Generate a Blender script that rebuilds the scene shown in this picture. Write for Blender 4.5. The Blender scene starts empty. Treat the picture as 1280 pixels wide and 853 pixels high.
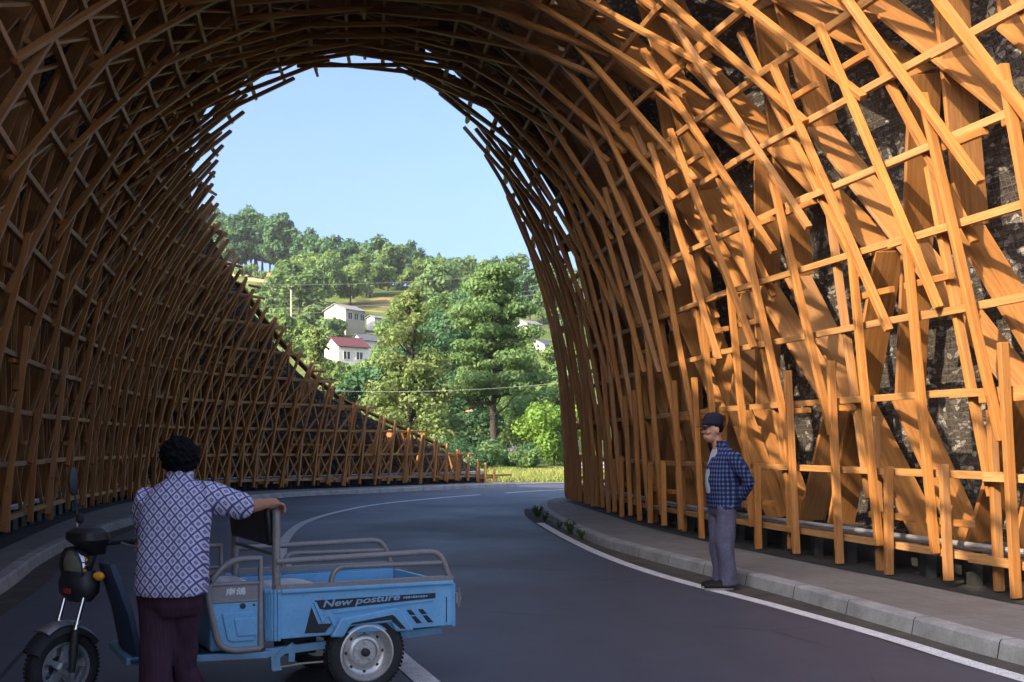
import bpy, bmesh, math, random
import numpy as np
from mathutils import Vector, Matrix, noise
random.seed(7); PI = math.pi
SC = bpy.context.scene; COL = SC.collection
V = Vector
def R(a): return math.radians(a)

# ------------------------------------------------------------------ helpers
def tag(o, label=None, cat=None, group=None, kind=None):
    if label: o['label'] = label
    if cat: o['category'] = cat
    if group: o['group'] = group
    if kind: o['kind'] = kind
    return o
def empty(name, loc=(0, 0, 0), rz=0.0):
    o = bpy.data.objects.new(name, None); COL.objects.link(o)
    o.location = loc; o.rotation_euler = (0, 0, rz); o.empty_display_size = .2
    return o
class MB:
    def __init__(s): s.v = []; s.f = []; s.uv = []; s.mi = []; s.has = False
    def add(s, vs, fs, uvs=None, mi=0):
        n = len(s.v); s.v.extend([tuple(x) for x in vs])
        for k, f in enumerate(fs):
            s.f.append([i + n for i in f]); s.mi.append(mi)
            s.uv.append(uvs[k] if uvs else [(0, 0)] * len(f))
    def box(s, c, ax, ay, az, mi=0, uv=True):
        # half-extent vectors; az is the long axis for the grain
        c, ax, ay, az = V(c), V(ax), V(ay), V(az)
        vs = [c + sx * ax + sy * ay + sz * az for sz in (-1, 1) for sy in (-1, 1) for sx in (-1, 1)]
        fs = [(0, 2, 3, 1), (4, 5, 7, 6), (0, 1, 5, 4), (2, 6, 7, 3), (0, 4, 6, 2), (1, 3, 7, 5)]
        X, Y, Z = 2 * ax.length, 2 * ay.length, 2 * az.length
        o1, o2 = random.uniform(0, 60), random.uniform(0, 60)
        P = [(o1 + z * Z, o2 + (x * X + y * Y)) for z in (0, 1) for y in (0, 1) for x in (0, 1)]
        E = [(o1 + x * X * .3, o2 + y * Y + 3) for z in (0, 1) for y in (0, 1) for x in (0, 1)]
        Q = [(o1 + z * Z + 5, o2 + (x * X - y * Y)) for z in (0, 1) for y in (0, 1) for x in (0, 1)]
        us = [[E[i] for i in fs[0]], [E[i] for i in fs[1]], [P[i] for i in fs[2]], [P[i] for i in fs[3]], [Q[i] for i in fs[4]], [Q[i] for i in fs[5]]]
        s.add(vs, fs, us, mi)
    def beam(s, p0, p1, up, w, d, mi=0):
        # w: across, d: along 'up'
        p0, p1 = V(p0), V(p1); z = p1 - p0; L = z.length
        if L < 1e-5: return
        z.normalize(); y = V(up) - z * V(up).dot(z)
        if y.length < 1e-5: y = z.orthogonal()
        y.normalize(); x = y.cross(z)
        s.box((p0 + p1) / 2, x * w / 2, y * d / 2, z * L / 2, mi)
    def tube(s, pts, r, n=10, caps=True, mi=0, sq=None):
        pts = [V(p) for p in pts]; rs = r if isinstance(r, (list, tuple)) else [r] * len(pts)
        d0 = (pts[1] - pts[0]).normalized(); x = d0.orthogonal().normalized()
        rings = []
        for i, p in enumerate(pts):
            if i == 0: d = pts[1] - pts[0]
            elif i == len(pts) - 1: d = pts[-1] - pts[-2]
            else: d = (pts[i + 1] - p).normalized() + (p - pts[i - 1]).normalized()
            d.normalize(); x = (x - d * x.dot(d)).normalized(); y = d.cross(x)
            k = 1.0
            rings.append([p + (x * math.cos(2 * PI * j / n) + y * math.sin(2 * PI * j / n)) * rs[i] for j in range(n)])
        vs = [q for rg in rings for q in rg]; fs = []
        for i in range(len(pts) - 1):
            for j in range(n):
                k = (j + 1) % n
                fs.append((i * n + j, i * n + k, (i + 1) * n + k, (i + 1) * n + j))
        if caps:
            fs.append(tuple(range(n - 1, -1, -1))); b = (len(pts) - 1) * n; fs.append(tuple(range(b, b + n)))
        s.add(vs, fs, None, mi)
    def loft(s, rings, caps=True, mi=0):
        n = len(rings[0]); vs = [q for r in rings for q in r]; fs = []
        for i in range(len(rings) - 1):
            for j in range(n):
                k = (j + 1) % n
                fs.append((i * n + j, i * n + k, (i + 1) * n + k, (i + 1) * n + j))
        if caps:
            fs.append(tuple(range(n - 1, -1, -1))); b = (len(rings) - 1) * n; fs.append(tuple(range(b, b + n)))
        s.add(vs, fs, None, mi)
    def ell(s, c, rx, ry, rz, rot=None, nu=16, nv=10, mi=0):
        c = V(c); vs = []; fs = []
        for i in range(nv + 1):
            a = PI * i / nv
            for j in range(nu):
                b = 2 * PI * j / nu
                q = V((rx * math.sin(a) * math.cos(b), ry * math.sin(a) * math.sin(b), rz * math.cos(a)))
                if rot is not None: q = rot @ q
                vs.append(c + q)
        for i in range(nv):
            for j in range(nu):
                k = (j + 1) % nu; fs.append((i * nu + j, (i + 1) * nu + j, (i + 1) * nu + k, i * nu + k))
        s.add(vs, fs, None, mi)
    def lathe(s, c, axis, prof, n=32, mi=0, caps=True):
        # prof: list of (distance along axis, radius)
        c, a = V(c), V(axis).normalized(); x = a.orthogonal().normalized(); y = a.cross(x)
        rings = [[c + a * h + (x * math.cos(2 * PI * j / n) + y * math.sin(2 * PI * j / n)) * max(r, 1e-4) for j in range(n)] for h, r in prof]
        s.loft(rings, caps, mi)
    def prism(s, poly, f0, f1, mi=0):
        # poly 2D; f0/f1 map (a,b) -> 3D on the two faces
        n = len(poly); vs = [f0(*p) for p in poly] + [f1(*p) for p in poly]
        fs = [tuple(range(n - 1, -1, -1)), tuple(range(n, 2 * n))]
        for i in range(n):
            j = (i + 1) % n; fs.append((i, j, n + j, n + i))
        s.add(vs, fs, None, mi)
    def build(s, name, mat, parent=None, smooth=False, bevel=0, org=None, segs=2, fixn=True):
        me = bpy.data.meshes.new(name)
        vs = s.v if org is None else [(a - org[0], b - org[1], c - org[2]) for a, b, c in s.v]
        me.from_pydata(vs, [], s.f)
        uvl = me.uv_layers.new(name='UVMap')
        flat = [c for u in s.uv for q in u for c in q]
        uvl.data.foreach_set('uv', flat)
        mats = mat if isinstance(mat, (list, tuple)) else [mat]
        for m in mats: me.materials.append(m)
        if len(mats) > 1: me.polygons.foreach_set('material_index', s.mi)
        if fixn:
            bm = bmesh.new(); bm.from_mesh(me); bmesh.ops.recalc_face_normals(bm, faces=bm.faces); bm.to_mesh(me); bm.free()
        o = bpy.data.objects.new(name, me); COL.objects.link(o)
        if parent: o.parent = parent
        if bevel:
            b = o.modifiers.new('Bevel', 'BEVEL'); b.width = bevel; b.segments = segs; b.limit_method = 'ANGLE'; b.angle_limit = R(40)
        if smooth:
            me.polygons.foreach_set('use_smooth', [True] * len(me.polygons))
            if smooth != 'all':
                try: me.set_sharp_from_angle(angle=R(42))
                except Exception: pass
        return o
def fused(mb, name, mat, parent, voxel, smooth_it=3, org=None, factor=.5, disp=None):
    """one continuous surface out of overlapping lofts"""
    o = mb.build(name + '_raw', mat, None, org=org)
    m = o.modifiers.new('r', 'REMESH'); m.mode = 'VOXEL'; m.voxel_size = voxel
    if smooth_it:
        m2 = o.modifiers.new('s', 'SMOOTH'); m2.iterations = smooth_it; m2.factor = factor
    dg = bpy.context.evaluated_depsgraph_get()
    me = bpy.data.meshes.new_from_object(o.evaluated_get(dg))
    old = o.data; bpy.data.objects.remove(o); bpy.data.meshes.remove(old)
    me.name = name
    if disp:
        nrm = [v.normal.copy() for v in me.vertices]
        for v, nn in zip(me.vertices, nrm): v.co = v.co + nn * disp(v.co)
    me.polygons.foreach_set('use_smooth', [True] * len(me.polygons))
    if not me.materials: me.materials.append(mat)
    o = bpy.data.objects.new(name, me); COL.objects.link(o)
    if parent: o.parent = parent
    return o
def ring(c, rx, ry, yaw=0, n=20, tilt=None, pw=2.0):
    out = []
    for j in range(n):
        a = 2 * PI * j / n; ca, sa = math.cos(a), math.sin(a)
        x = rx * math.copysign(abs(ca) ** (2 / pw), ca); y = ry * math.copysign(abs(sa) ** (2 / pw), sa)
        q = V((x * math.cos(yaw) - y * math.sin(yaw), x * math.sin(yaw) + y * math.cos(yaw), 0))
        if tilt is not None: q = tilt @ q
        out.append(V(c) + q)
    return out
def cr(P, t):
    n = len(P); i = max(0, min(int(math.floor(t)), n - 2)); f = t - i
    def g(k):
        if k < 0: return [2 * a - b for a, b in zip(P[0], P[1])]
        if k >= n: return [2 * a - b for a, b in zip(P[-1], P[-2])]
        return P[k]
    a, b, c, d = g(i - 1), g(i), g(i + 1), g(i + 2)
    return [0.5 * ((2 * q) + (-p + r) * f + (2 * p - 5 * q + 4 * r - s) * f * f + (-p + 3 * q - 3 * r + s) * f ** 3) for p, q, r, s in zip(a, b, c, d)]
def spline(P, step=.4):
    out = []
    for i in range(len(P) - 1):
        L = math.dist(P[i], P[i + 1]); n = max(1, int(L / step))
        for k in range(n): out.append(tuple(cr(P, i + k / n)))
    out.append(tuple(P[-1])); return out
def lerp_tab(tab, x):
    for (a, b), (c, d) in zip(tab, tab[1:]):
        if x <= c: return b + (d - b) * max(0, (x - a)) / (c - a)
    return tab[-1][1]
F = 1422.0
def at(px, Y): return (px - 640) * Y / F

# ------------------------------------------------------------------ materials
def mat(name, col=(.5, .5, .5), rough=.6, metal=0, spec=.5, coat=0):
    m = bpy.data.materials.new(name); m.use_nodes = True
    b = m.node_tree.nodes['Principled BSDF']
    b.inputs['Base Color'].default_value = (*col, 1); b.inputs['Roughness'].default_value = rough
    b.inputs['Metallic'].default_value = metal; b.inputs['Specular IOR Level'].default_value = spec
    if coat: b.inputs['Coat Weight'].default_value = coat; b.inputs['Coat Roughness'].default_value = .15
    return m
class N:
    def __init__(s, m): s.t = m.node_tree; s.b = s.t.nodes['Principled BSDF']
    def n(s, typ, **kw):
        x = s.t.nodes.new(typ)
        for k, v in kw.items():
            if k.startswith('i_'): x.inputs[k[2:].replace('_', ' ')].default_value = v
            else: setattr(x, k, v)
        return x
    def l(s, a, b): s.t.links.new(a, b)
    def tc(s, out='Object'): return s.n('ShaderNodeTexCoord').outputs[out]
    def uv(s): return s.n('ShaderNodeUVMap', uv_map='UVMap').outputs[0]
    def mapv(s, src, scale=(1, 1, 1), rot=(0, 0, 0), loc=(0, 0, 0)):
        x = s.n('ShaderNodeMapping'); x.inputs['Scale'].default_value = scale; x.inputs['Rotation'].default_value = rot; x.inputs['Location'].default_value = loc
        s.l(src, x.inputs[0]); return x.outputs[0]
    def noise(s, src, scale=5, detail=4, rough=.55):
        x = s.n('ShaderNodeTexNoise'); x.inputs['Scale'].default_value = scale; x.inputs['Detail'].default_value = detail; x.inputs['Roughness'].default_value = rough
        s.l(src, x.inputs['Vector']); return x.outputs['Fac']
    def ramp(s, src, stops, interp='LINEAR'):
        x = s.n('ShaderNodeValToRGB'); x.color_ramp.interpolation = interp; el = x.color_ramp.elements
        el[0].position = stops[0][0]; el[0].color = (*stops[0][1], 1); el[1].position = stops[-1][0]; el[1].color = (*stops[-1][1], 1)
        for p, c in stops[1:-1]: e = el.new(p); e.color = (*c, 1)
        s.l(src, x.inputs[0]); return x.outputs[0]
    def mix(s, fac, a, b, blend='MIX'):
        x = s.n('ShaderNodeMix', data_type='RGBA', blend_type=blend)
        for i, v in ((0, fac), (6, a), (7, b)):
            if isinstance(v, (int, float)): x.inputs[i].default_value = v
            elif isinstance(v, tuple): x.inputs[i].default_value = (*v, 1)
            else: s.l(v, x.inputs[i])
        return x.outputs[2]
    def math(s, op, a, b=None, c=None):
        x = s.n('ShaderNodeMath', operation=op)
        for i, v in enumerate((a, b, c)):
            if v is None: continue
            if isinstance(v, (int, float)): x.inputs[i].default_value = v
            else: s.l(v, x.inputs[i])
        return x.outputs[0]
    def sep(s, src):
        x = s.n('ShaderNodeSeparateXYZ'); s.l(src, x.inputs[0]); return x.outputs
    def bump(s, h, strength=.3, dist=.01):
        x = s.n('ShaderNodeBump'); x.inputs['Strength'].default_value = strength; x.inputs['Distance'].default_value = dist
        s.l(h, x.inputs['Height']); s.l(x.outputs[0], s.b.inputs['Normal'])
    def color(s, o): s.l(o, s.b.inputs['Base Color'])
    def roughness(s, o): s.l(o, s.b.inputs['Roughness'])
M = {}
def wood(name, dark, light, rough=.6):
    m = mat(name, light, rough, spec=.35); n = N(m); uv = n.uv()
    g = n.noise(n.mapv(uv, (1.2, 26, 1)), 1.0, 5, .6)
    tone = n.noise(n.mapv(uv, (.03, .13, 1)), 2.6, 1, .4); tone2 = n.noise(n.mapv(uv, (.05, .11, 1), loc=(31, 7, 3)), 2.4, 1, .4)
    fine = n.noise(n.mapv(uv, (3.5, 90, 1)), 1.0, 3, .6)
    kn = n.noise(n.mapv(uv, (2.0, 7, 1)), 1.0, 2, .5)
    c = n.ramp(g, [(.28, dark), (.62, light)])
    c = n.mix(n.math('MULTIPLY', n.ramp(tone, [(.42, (0, 0, 0)), (.60, (1, 1, 1))]), .95), c, n.mix(.55, c, tuple(q * .42 for q in light)))
    c = n.mix(n.math('MULTIPLY', n.ramp(tone2, [(.5, (0, 0, 0)), (.72, (1, 1, 1))]), .6), c, n.mix(.5, c, (.34, .25, .16)))
    c = n.mix(n.math('MULTIPLY', n.ramp(fine, [(.5, (0, 0, 0)), (.7, (1, 1, 1))]), .55), c, tuple(q * .6 for q in dark))
    c2 = n.mix(n.math('MULTIPLY', n.ramp(kn, [(.66, (0, 0, 0)), (.74, (1, 1, 1))]), .45), c, tuple(q * .45 for q in dark))
    n.color(c2); n.bump(g, .12, .004); return m
M['wood'] = wood('golden_larch', (.24, .092, .024), (.46, .195, .046))
M['purlin'] = wood('lit_larch', (.29, .13, .042), (.50, .255, .085))  # paler copy of the larch: light caught by purlins put into colour
M['board'] = wood('larch_boards', (.23, .092, .026), (.40, .178, .050))
def cladding_mat():
    m = mat('stone_in_wire', (.2, .2, .2), .9, spec=.2); n = N(m); uv = n.uv()
    w = n.noise(uv, 3.0, 3); 
    wv = n.n('ShaderNodeVectorMath', operation='ADD'); n.l(uv, wv.inputs[0])
    sc = n.n('ShaderNodeVectorMath', operation='SCALE'); cx = n.n('ShaderNodeCombineXYZ'); n.l(w, cx.inputs[0]); n.l(w, cx.inputs[1]); n.l(cx.outputs[0], sc.inputs[0]); sc.inputs['Scale'].default_value = .25
    n.l(sc.outputs[0], wv.inputs[1]); uvw = wv.outputs[0]
    v = n.n('ShaderNodeTexVoronoi', feature='DISTANCE_TO_EDGE'); n.l(n.mapv(uvw, (11, 24, 1)), v.inputs['Vector']); v.inputs['Scale'].default_value = 1
    v2 = n.n('ShaderNodeTexVoronoi', feature='F1'); n.l(n.mapv(uvw, (11, 24, 1)), v2.inputs['Vector']); v2.inputs['Scale'].default_value = 1
    s = n.sep(v2.outputs['Color'])
    stone = n.ramp(s[0], [(0, (.042, .033, .025)), (.72, (.070, .056, .043)), (1, (.28, .26, .23))])
    gap = n.ramp(v.outputs['Distance'], [(.02, (.25, .25, .25)), (.08, (1, 1, 1))])
    c = n.mix(gap, (.02, .02, .02), stone)
    u = n.sep(uv)
    def line(x): return n.math('LESS_THAN', n.math('ABSOLUTE', n.math('SUBTRACT', n.math('FRACT', n.math('DIVIDE', x, .062)), .5)), .05)
    wire = n.math('MAXIMUM', line(u[0]), line(u[1]))
    c = n.mix(wire, c, (.085, .085, .087)); n.color(c)
    n.bump(n.math('ADD', n.math('MULTIPLY', gap, .7), n.math('MULTIPLY', wire, .8)), .7, .03); return m
M['clad'] = cladding_mat()
def asphalt():
    m = mat('asphalt', (.05, .05, .052), .62, spec=.45); n = N(m); o = n.tc()
    a = n.noise(o, 140, 3, .7); b = n.noise(o, .35, 5, .6); d = n.noise(n.mapv(o, (1, .25, 1)), 2.2, 4)
    c = n.ramp(a, [(.3, (.034, .040, .056)), (.7, (.090, .100, .130))])  # blue of the reflected sky put into the grain colours
    c = n.mix(n.ramp(b, [(.4, (0, 0, 0)), (.68, (1, 1, 1))]), c, n.mix(.5, c, (.085, .082, .088)))
    c = n.mix(n.math('MULTIPLY', n.ramp(d, [(.5, (0, 0, 0)), (.75, (1, 1, 1))]), .35), c, (.03, .034, .045))
    cv = n.n('ShaderNodeTexVoronoi', feature='DISTANCE_TO_EDGE'); wv = n.n('ShaderNodeVectorMath', operation='MULTIPLY_ADD'); n.l(n.n('ShaderNodeTexNoise', i_Scale=1.3, i_Detail=5.0).outputs['Color'], wv.inputs[0]); wv.inputs[1].default_value = (1.4, 1.4, 0); n.l(o, wv.inputs[2])
    n.l(wv.outputs[0], cv.inputs['Vector']); cv.inputs['Scale'].default_value = .28
    crk = n.math('MULTIPLY', n.math('LESS_THAN', cv.outputs['Distance'], .0035), n.ramp(n.noise(o, .5, 3), [(.5, (0, 0, 0)), (.6, (1, 1, 1))]))
    c = n.mix(n.math('MULTIPLY', crk, .8), c, (.012, .012, .014)); sp = n.noise(o, 38, 2, .5)
    c = n.mix(n.math('MULTIPLY', n.ramp(sp, [(.70, (0, 0, 0)), (.74, (1, 1, 1))]), .5), c, (.16, .155, .15))
    n.color(c); n.roughness(n.ramp(b, [(.3, (.5, .5, .5)), (.7, (.72, .72, .72))])); n.bump(a, .25, .006); return m
M['asphalt'] = asphalt()
def concrete(name, c0, c1, joint=0, rough=.85):
    m = mat(name, c0, rough, spec=.3); n = N(m); o = n.tc()
    a = n.noise(o, 3.5, 6, .65); b = n.noise(o, 60, 3, .6)
    c = n.ramp(a, [(.3, c0), (.7, c1)]); c = n.mix(n.math('MULTIPLY', n.ramp(b, [(.45, (0, 0, 0)), (.7, (1, 1, 1))]), .3), c, tuple(q * .5 for q in c0))
    if joint:
        u = n.sep(n.uv()); j = n.math('LESS_THAN', n.math('FRACT', n.math('DIVIDE', u[0], joint)), .012)
        c = n.mix(j, c, (.03, .03, .03))
    n.color(c); n.bump(b, .2, .006); return m
M['kerb'] = concrete('kerb_concrete', (.22, .215, .205), (.40, .39, .37), 1.0)
def paver():
    m = mat('paving', (.2, .19, .18), .85, spec=.3); n = N(m); o = n.tc(); uv = n.uv()
    br = n.n('ShaderNodeTexBrick'); n.l(uv, br.inputs['Vector']); br.inputs['Scale'].default_value = 1
    br.inputs['Brick Width'].default_value = .6; br.inputs['Row Height'].default_value = .3; br.inputs['Mortar Size'].default_value = .006
    br.inputs['Color1'].default_value = (.19, .18, .168, 1); br.inputs['Color2'].default_value = (.21, .198, .185, 1); br.inputs['Mortar'].default_value = (.135, .126, .118, 1)
    a = n.noise(o, 1.6, 6, .7); b = n.noise(o, 45, 3)
    c = n.mix(n.ramp(a, [(.42, (0, 0, 0)), (.7, (.8, .8, .8))]), br.outputs[0], (.15, .125, .10))
    c = n.mix(n.math('MULTIPLY', n.ramp(b, [(.5, (0, 0, 0)), (.7, (1, 1, 1))]), .3), c, (.08, .075, .07))
    n.color(c); n.bump(b, .2, .005); return m
M['paver'] = paver()
def paint_line():
    m = mat('road_paint', (.6, .6, .58), .7); n = N(m); o = n.tc()
    a = n.noise(o, 9, 6, .75); b = n.noise(o, 120, 2)
    c = n.mix(n.ramp(a, [(.5, (0, 0, 0)), (.66, (1, 1, 1))]), (.74, .735, .72), (.46, .455, .45))
    c = n.mix(n.ramp(b, [(.55, (0, 0, 0)), (.66, (1, 1, 1))]), c, (.22, .22, .22)); n.color(c); return m
M['line'] = paint_line()
def dirt():
    m = mat('gutter_grit', (.1, .09, .08), .95, spec=.1); n = N(m); o = n.tc()
    a = n.noise(o, 2.5, 6, .7); b = n.noise(o, 90, 3)
    c = n.ramp(a, [(.3, (.06, .054, .048)), (.7, (.13, .112, .095))]); c = n.mix(n.math('MULTIPLY', b, .4), c, (.05, .045, .04)); n.color(c); n.bump(b, .3, .008); return m
M['dirt'] = dirt()
def terrain_mat():
    m = mat('hillside', (.1, .13, .05), .95, spec=.1); n = N(m); o = n.tc()
    a = n.noise(o, .045, 6, .65); b = n.noise(o, .6, 5, .65); e = n.noise(n.mapv(o, (.02, .05, .1)), 1.0, 4, .6)
    c = n.ramp(a, [(.3, (.060, .095, .028)), (.5, (.105, .145, .042)), (.7, (.17, .18, .065))])
    c = n.mix(n.ramp(b, [(.35, (0, 0, 0)), (.7, (1, 1, 1))]), c, n.mix(.55, c, (.05, .08, .02)))
    c = n.mix(n.ramp(e, [(.62, (0, 0, 0)), (.70, (.8, .8, .8))]), c, (.33, .20, .10)); n.color(c); n.bump(b, .6, .5); return m
M['terrain'] = terrain_mat()
M['soil'] = concrete('bare_soil', (.36, .20, .095), (.50, .30, .16))
M['palestone'] = concrete('pale_stone', (.33, .28, .22), (.50, .44, .36))
def leaf(name, c0, c1, c2, sc=.5, tr=.25):
    m = mat(name, c1, .6, spec=.25); n = N(m); o = n.tc()
    a = n.noise(o, sc, 3, .6); b = n.noise(o, sc * 6, 2)
    f = n.math('ADD', n.math('MULTIPLY', a, .65), n.math('MULTIPLY', b, .35))
    n.color(n.ramp(f, [(.34, c0), (.5, c1), (.66, c2)]))
    t = n.n('ShaderNodeBsdfTranslucent'); t.inputs[0].default_value = (c2[0] * 1.2, c2[1] * 1.25, c2[2], 1)
    mx = n.n('ShaderNodeMixShader'); mx.inputs[0].default_value = tr
    out = m.node_tree.nodes['Material Output']; n.l(n.b.outputs[0], mx.inputs[1]); n.l(t.outputs[0], mx.inputs[2]); n.l(mx.outputs[0], out.inputs[0]); return m
M['leaf_dark'] = leaf('leaf_dark', (.034, .085, .045), (.058, .13, .06), (.095, .18, .065), .3, .3)
M['leaf_mid'] = leaf('leaf_mid', (.065, .125, .045), (.105, .18, .06), (.155, .235, .08), .3, .35)
M['leaf_light'] = leaf('leaf_light', (.085, .15, .04), (.13, .21, .055), (.19, .26, .075), .3, .35)
M['leaf_yellow'] = leaf('leaf_yellow', (.09, .135, .045), (.14, .19, .06), (.20, .24, .08), .5, .35)
M['leaf_lime'] = leaf('leaf_lime', (.095, .18, .03), (.145, .25, .042), (.20, .31, .06), .6, .35)
M['grass'] = leaf('grass_blades', (.10, .15, .03), (.19, .23, .055), (.30, .28, .09), .25)
M['weed'] = leaf('weed', (.03, .075, .02), (.05, .11, .03), (.08, .15, .04), 3)
M['bark'] = concrete('bark', (.035, .028, .022), (.075, .06, .048))
M['white_wall'] = concrete('white_render', (.48, .475, .46), (.58, .575, .56))
M['beige_wall'] = concrete('beige_render', (.38, .33, .265), (.46, .40, .33))
M['tile_grey'] = concrete('grey_tiles', (.16, .16, .16), (.26, .255, .25))
M['tile_red'] = concrete('maroon_tiles', (.085, .03, .04), (.12, .042, .052))
M['tile_dark'] = concrete('dark_tiles', (.06, .07, .09), (.11, .12, .14))
M['glass'] = mat('window_glass', (.03, .04, .055), .12, spec=.6)
M['blue'] = mat('blue_paint', (.085, .33, .66), .38, coat=.3)
def worn_blue():
    n = N(M['blue']); o = n.tc(); a = n.noise(o, 7, 5, .65); b = n.noise(o, 60, 3)
    c = n.ramp(a, [(.3, (.125, .34, .56)), (.7, (.165, .40, .62))])
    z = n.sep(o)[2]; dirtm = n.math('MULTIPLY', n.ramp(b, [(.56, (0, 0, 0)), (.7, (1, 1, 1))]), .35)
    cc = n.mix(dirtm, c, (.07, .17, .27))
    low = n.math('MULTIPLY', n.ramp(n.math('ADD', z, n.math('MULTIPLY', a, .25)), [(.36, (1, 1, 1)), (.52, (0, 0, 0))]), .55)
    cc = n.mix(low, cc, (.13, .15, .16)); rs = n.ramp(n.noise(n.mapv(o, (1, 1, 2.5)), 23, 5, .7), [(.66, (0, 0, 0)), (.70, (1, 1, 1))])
    n.color(n.mix(n.math('MULTIPLY', rs, .7), cc, (.16, .075, .035))); n.roughness(n.ramp(a, [(.3, (.3, .3, .3)), (.7, (.5, .5, .5))]))
worn_blue()
def worn(name, col, dust, rough, metal=0, sc=9, amt=.5, coat=0):
    m = mat(name, col, rough, metal, coat=coat); n = N(m); o = n.tc(); a = n.noise(o, sc, 6, .7); b = n.noise(o, sc * 9, 3)
    f = n.math('MULTIPLY', n.ramp(n.math('MULTIPLY', n.math('ADD', a, b), .5), [(.42, (0, 0, 0)), (.62, (1, 1, 1))]), amt)
    n.color(n.mix(f, col, dust)); n.roughness(n.math('ADD', n.math('MULTIPLY', a, .25), rough - .12)); return m
M['tubegrey'] = worn('grey_tube_paint', (.23, .215, .215), (.15, .12, .10), .42, .1)
M['black'] = worn('black_plastic', (.018, .019, .022), (.05, .048, .045), .45)
M['vinyl'] = worn('black_vinyl', (.012, .012, .014), (.03, .03, .03), .35)
M['rubber'] = worn('tyre_rubber', (.014, .014, .015), (.045, .04, .036), .85)
M['steel'] = worn('silver_rim', (.62, .60, .57), (.30, .22, .16), .38, .75, 14, .45)
M['chrome'] = mat('chrome', (.75, .76, .78), .16, 1)
M['alloy'] = worn('alloy', (.55, .56, .58), (.2, .2, .2), .35, .8)
M['galv'] = worn('galvanised', (.50, .52, .55), (.3, .3, .31), .42, .55)
M['darksteel'] = worn('dark_base_steel', (.02, .021, .024), (.04, .038, .035), .6, .2)
M['navy'] = worn('dark_blue_panel', (.02, .04, .085), (.03, .035, .04), .5)
M['lens'] = mat('lamp_lens', (.28, .29, .22), .12, .35)
M['amber'] = mat('amber_lens', (.85, .36, .02), .25)
M['red'] = mat('red_plastic', (.45, .03, .02), .4)
M['white'] = mat('white_plastic', (.72, .72, .72), .45)
M['decal'] = mat('black_decal', (.012, .014, .02), .35)
M['letter'] = mat('silver_lettering', (.22, .32, .46), .5)
M['yellow'] = mat('yellow_paint', (.80, .52, .03), .5)
M['paperbag'] = worn('silver_sack', (.55, .57, .60), (.25, .26, .28), .3, .0, 12, .6)
M['cable'] = mat('cable', (.30, .31, .30), .5)
def skin_mat(name, c, d):
    m = mat(name, c, .5, spec=.35); n = N(m); a = n.noise(n.tc(), 35, 4); n.color(n.ramp(a, [(.3, d), (.7, c)])); n.b.inputs['Subsurface Weight'].default_value = .08
    n.b.inputs['Subsurface Radius'].default_value = (.012, .005, .003); n.bump(a, .08, .002); return m
M['skin_w'] = skin_mat('skin_tan', (.42, .21, .13), (.34, .16, .10))
M['skin_m'] = skin_mat('skin_brown', (.40, .21, .135), (.32, .155, .095))
M['hair'] = mat('black_hair', (.005, .005, .006), .7, spec=.08)
def fabric(name, c0, c1, sc=(60, 60, 60)):
    m = mat(name, c0, .9, spec=.15); n = N(m); a = n.noise(n.mapv(n.tc(), sc), 1, 4, .6); n.color(n.ramp(a, [(.3, c0), (.7, c1)])); n.bump(a, .25, .003); return m
M['trousers_w'] = fabric('plum_striped_trousers', (.040, .018, .030), (.072, .034, .050), (160, 20, 6))
M['trousers_m'] = fabric('grey_blue_trousers', (.070, .068, .108), (.11, .106, .15), (60, 60, 30))
M['tshirt'] = fabric('grey_tshirt', (.26, .28, .30), (.33, .35, .37))
M['cap'] = fabric('navy_cap', (.010, .011, .020), (.02, .021, .032))
M['shoe'] = fabric('black_shoe', (.012, .012, .013), (.025, .024, .024))
M['sole'] = mat('shoe_sole', (.25, .23, .20), .8)
def blouse():
    m = mat('lattice_print_blouse', (.4, .4, .5), .85, spec=.15); n = N(m); s = n.sep(n.tc()); P = .054
    x = n.math('DIVIDE', s[0], P); z = n.math('DIVIDE', s[2], P * 1.25)
    wob = n.math('MULTIPLY', n.noise(n.tc(), 7, 2), .22); x = n.math('ADD', x, wob)
    z = n.math('ADD', z, n.math('MULTIPLY', s[1], 5.0))
    def fr(v): return n.math('ABSOLUTE', n.math('SUBTRACT', n.math('FRACT', v), .5))
    d = n.math('MAXIMUM', fr(n.math('ADD', x, z)), fr(n.math('SUBTRACT', x, z)))
    W = (.60, .57, .68); D = (.060, .056, .18)
    c = n.ramp(n.math('MULTIPLY', d, 2), [(0, W), (.10, (.14, .13, .31)), (.36, W), (.80, D)], 'CONSTANT')
    c = n.mix(n.math('MULTIPLY', n.noise(n.tc(), 90, 2), .3), c, (.2, .19, .32)); n.color(c); n.bump(n.noise(n.tc(), 9, 3), .35, .02); return m
M['blouse'] = blouse()
def plaid():
    m = mat('navy_plaid', (.03, .04, .1), .9, spec=.15); n = N(m); s = n.sep(n.tc())
    def st(v, p, w): return n.math('LESS_THAN', n.math('ABSOLUTE', n.math('SUBTRACT', n.math('FRACT', n.math('DIVIDE', v, p)), .5)), w)
    h = n.math('SUBTRACT', s[0], s[1]); f = n.math('MULTIPLY', n.math('ADD', st(h, .042, .22), st(s[2], .042, .22)), .5)
    n.color(n.ramp(f, [(0, (.008, .010, .028)), (.5, (.022, .034, .095)), (1, (.085, .115, .22))])); n.bump(n.noise(n.tc(), 9, 3), .3, .02); return m
M['plaid'] = plaid()

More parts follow.
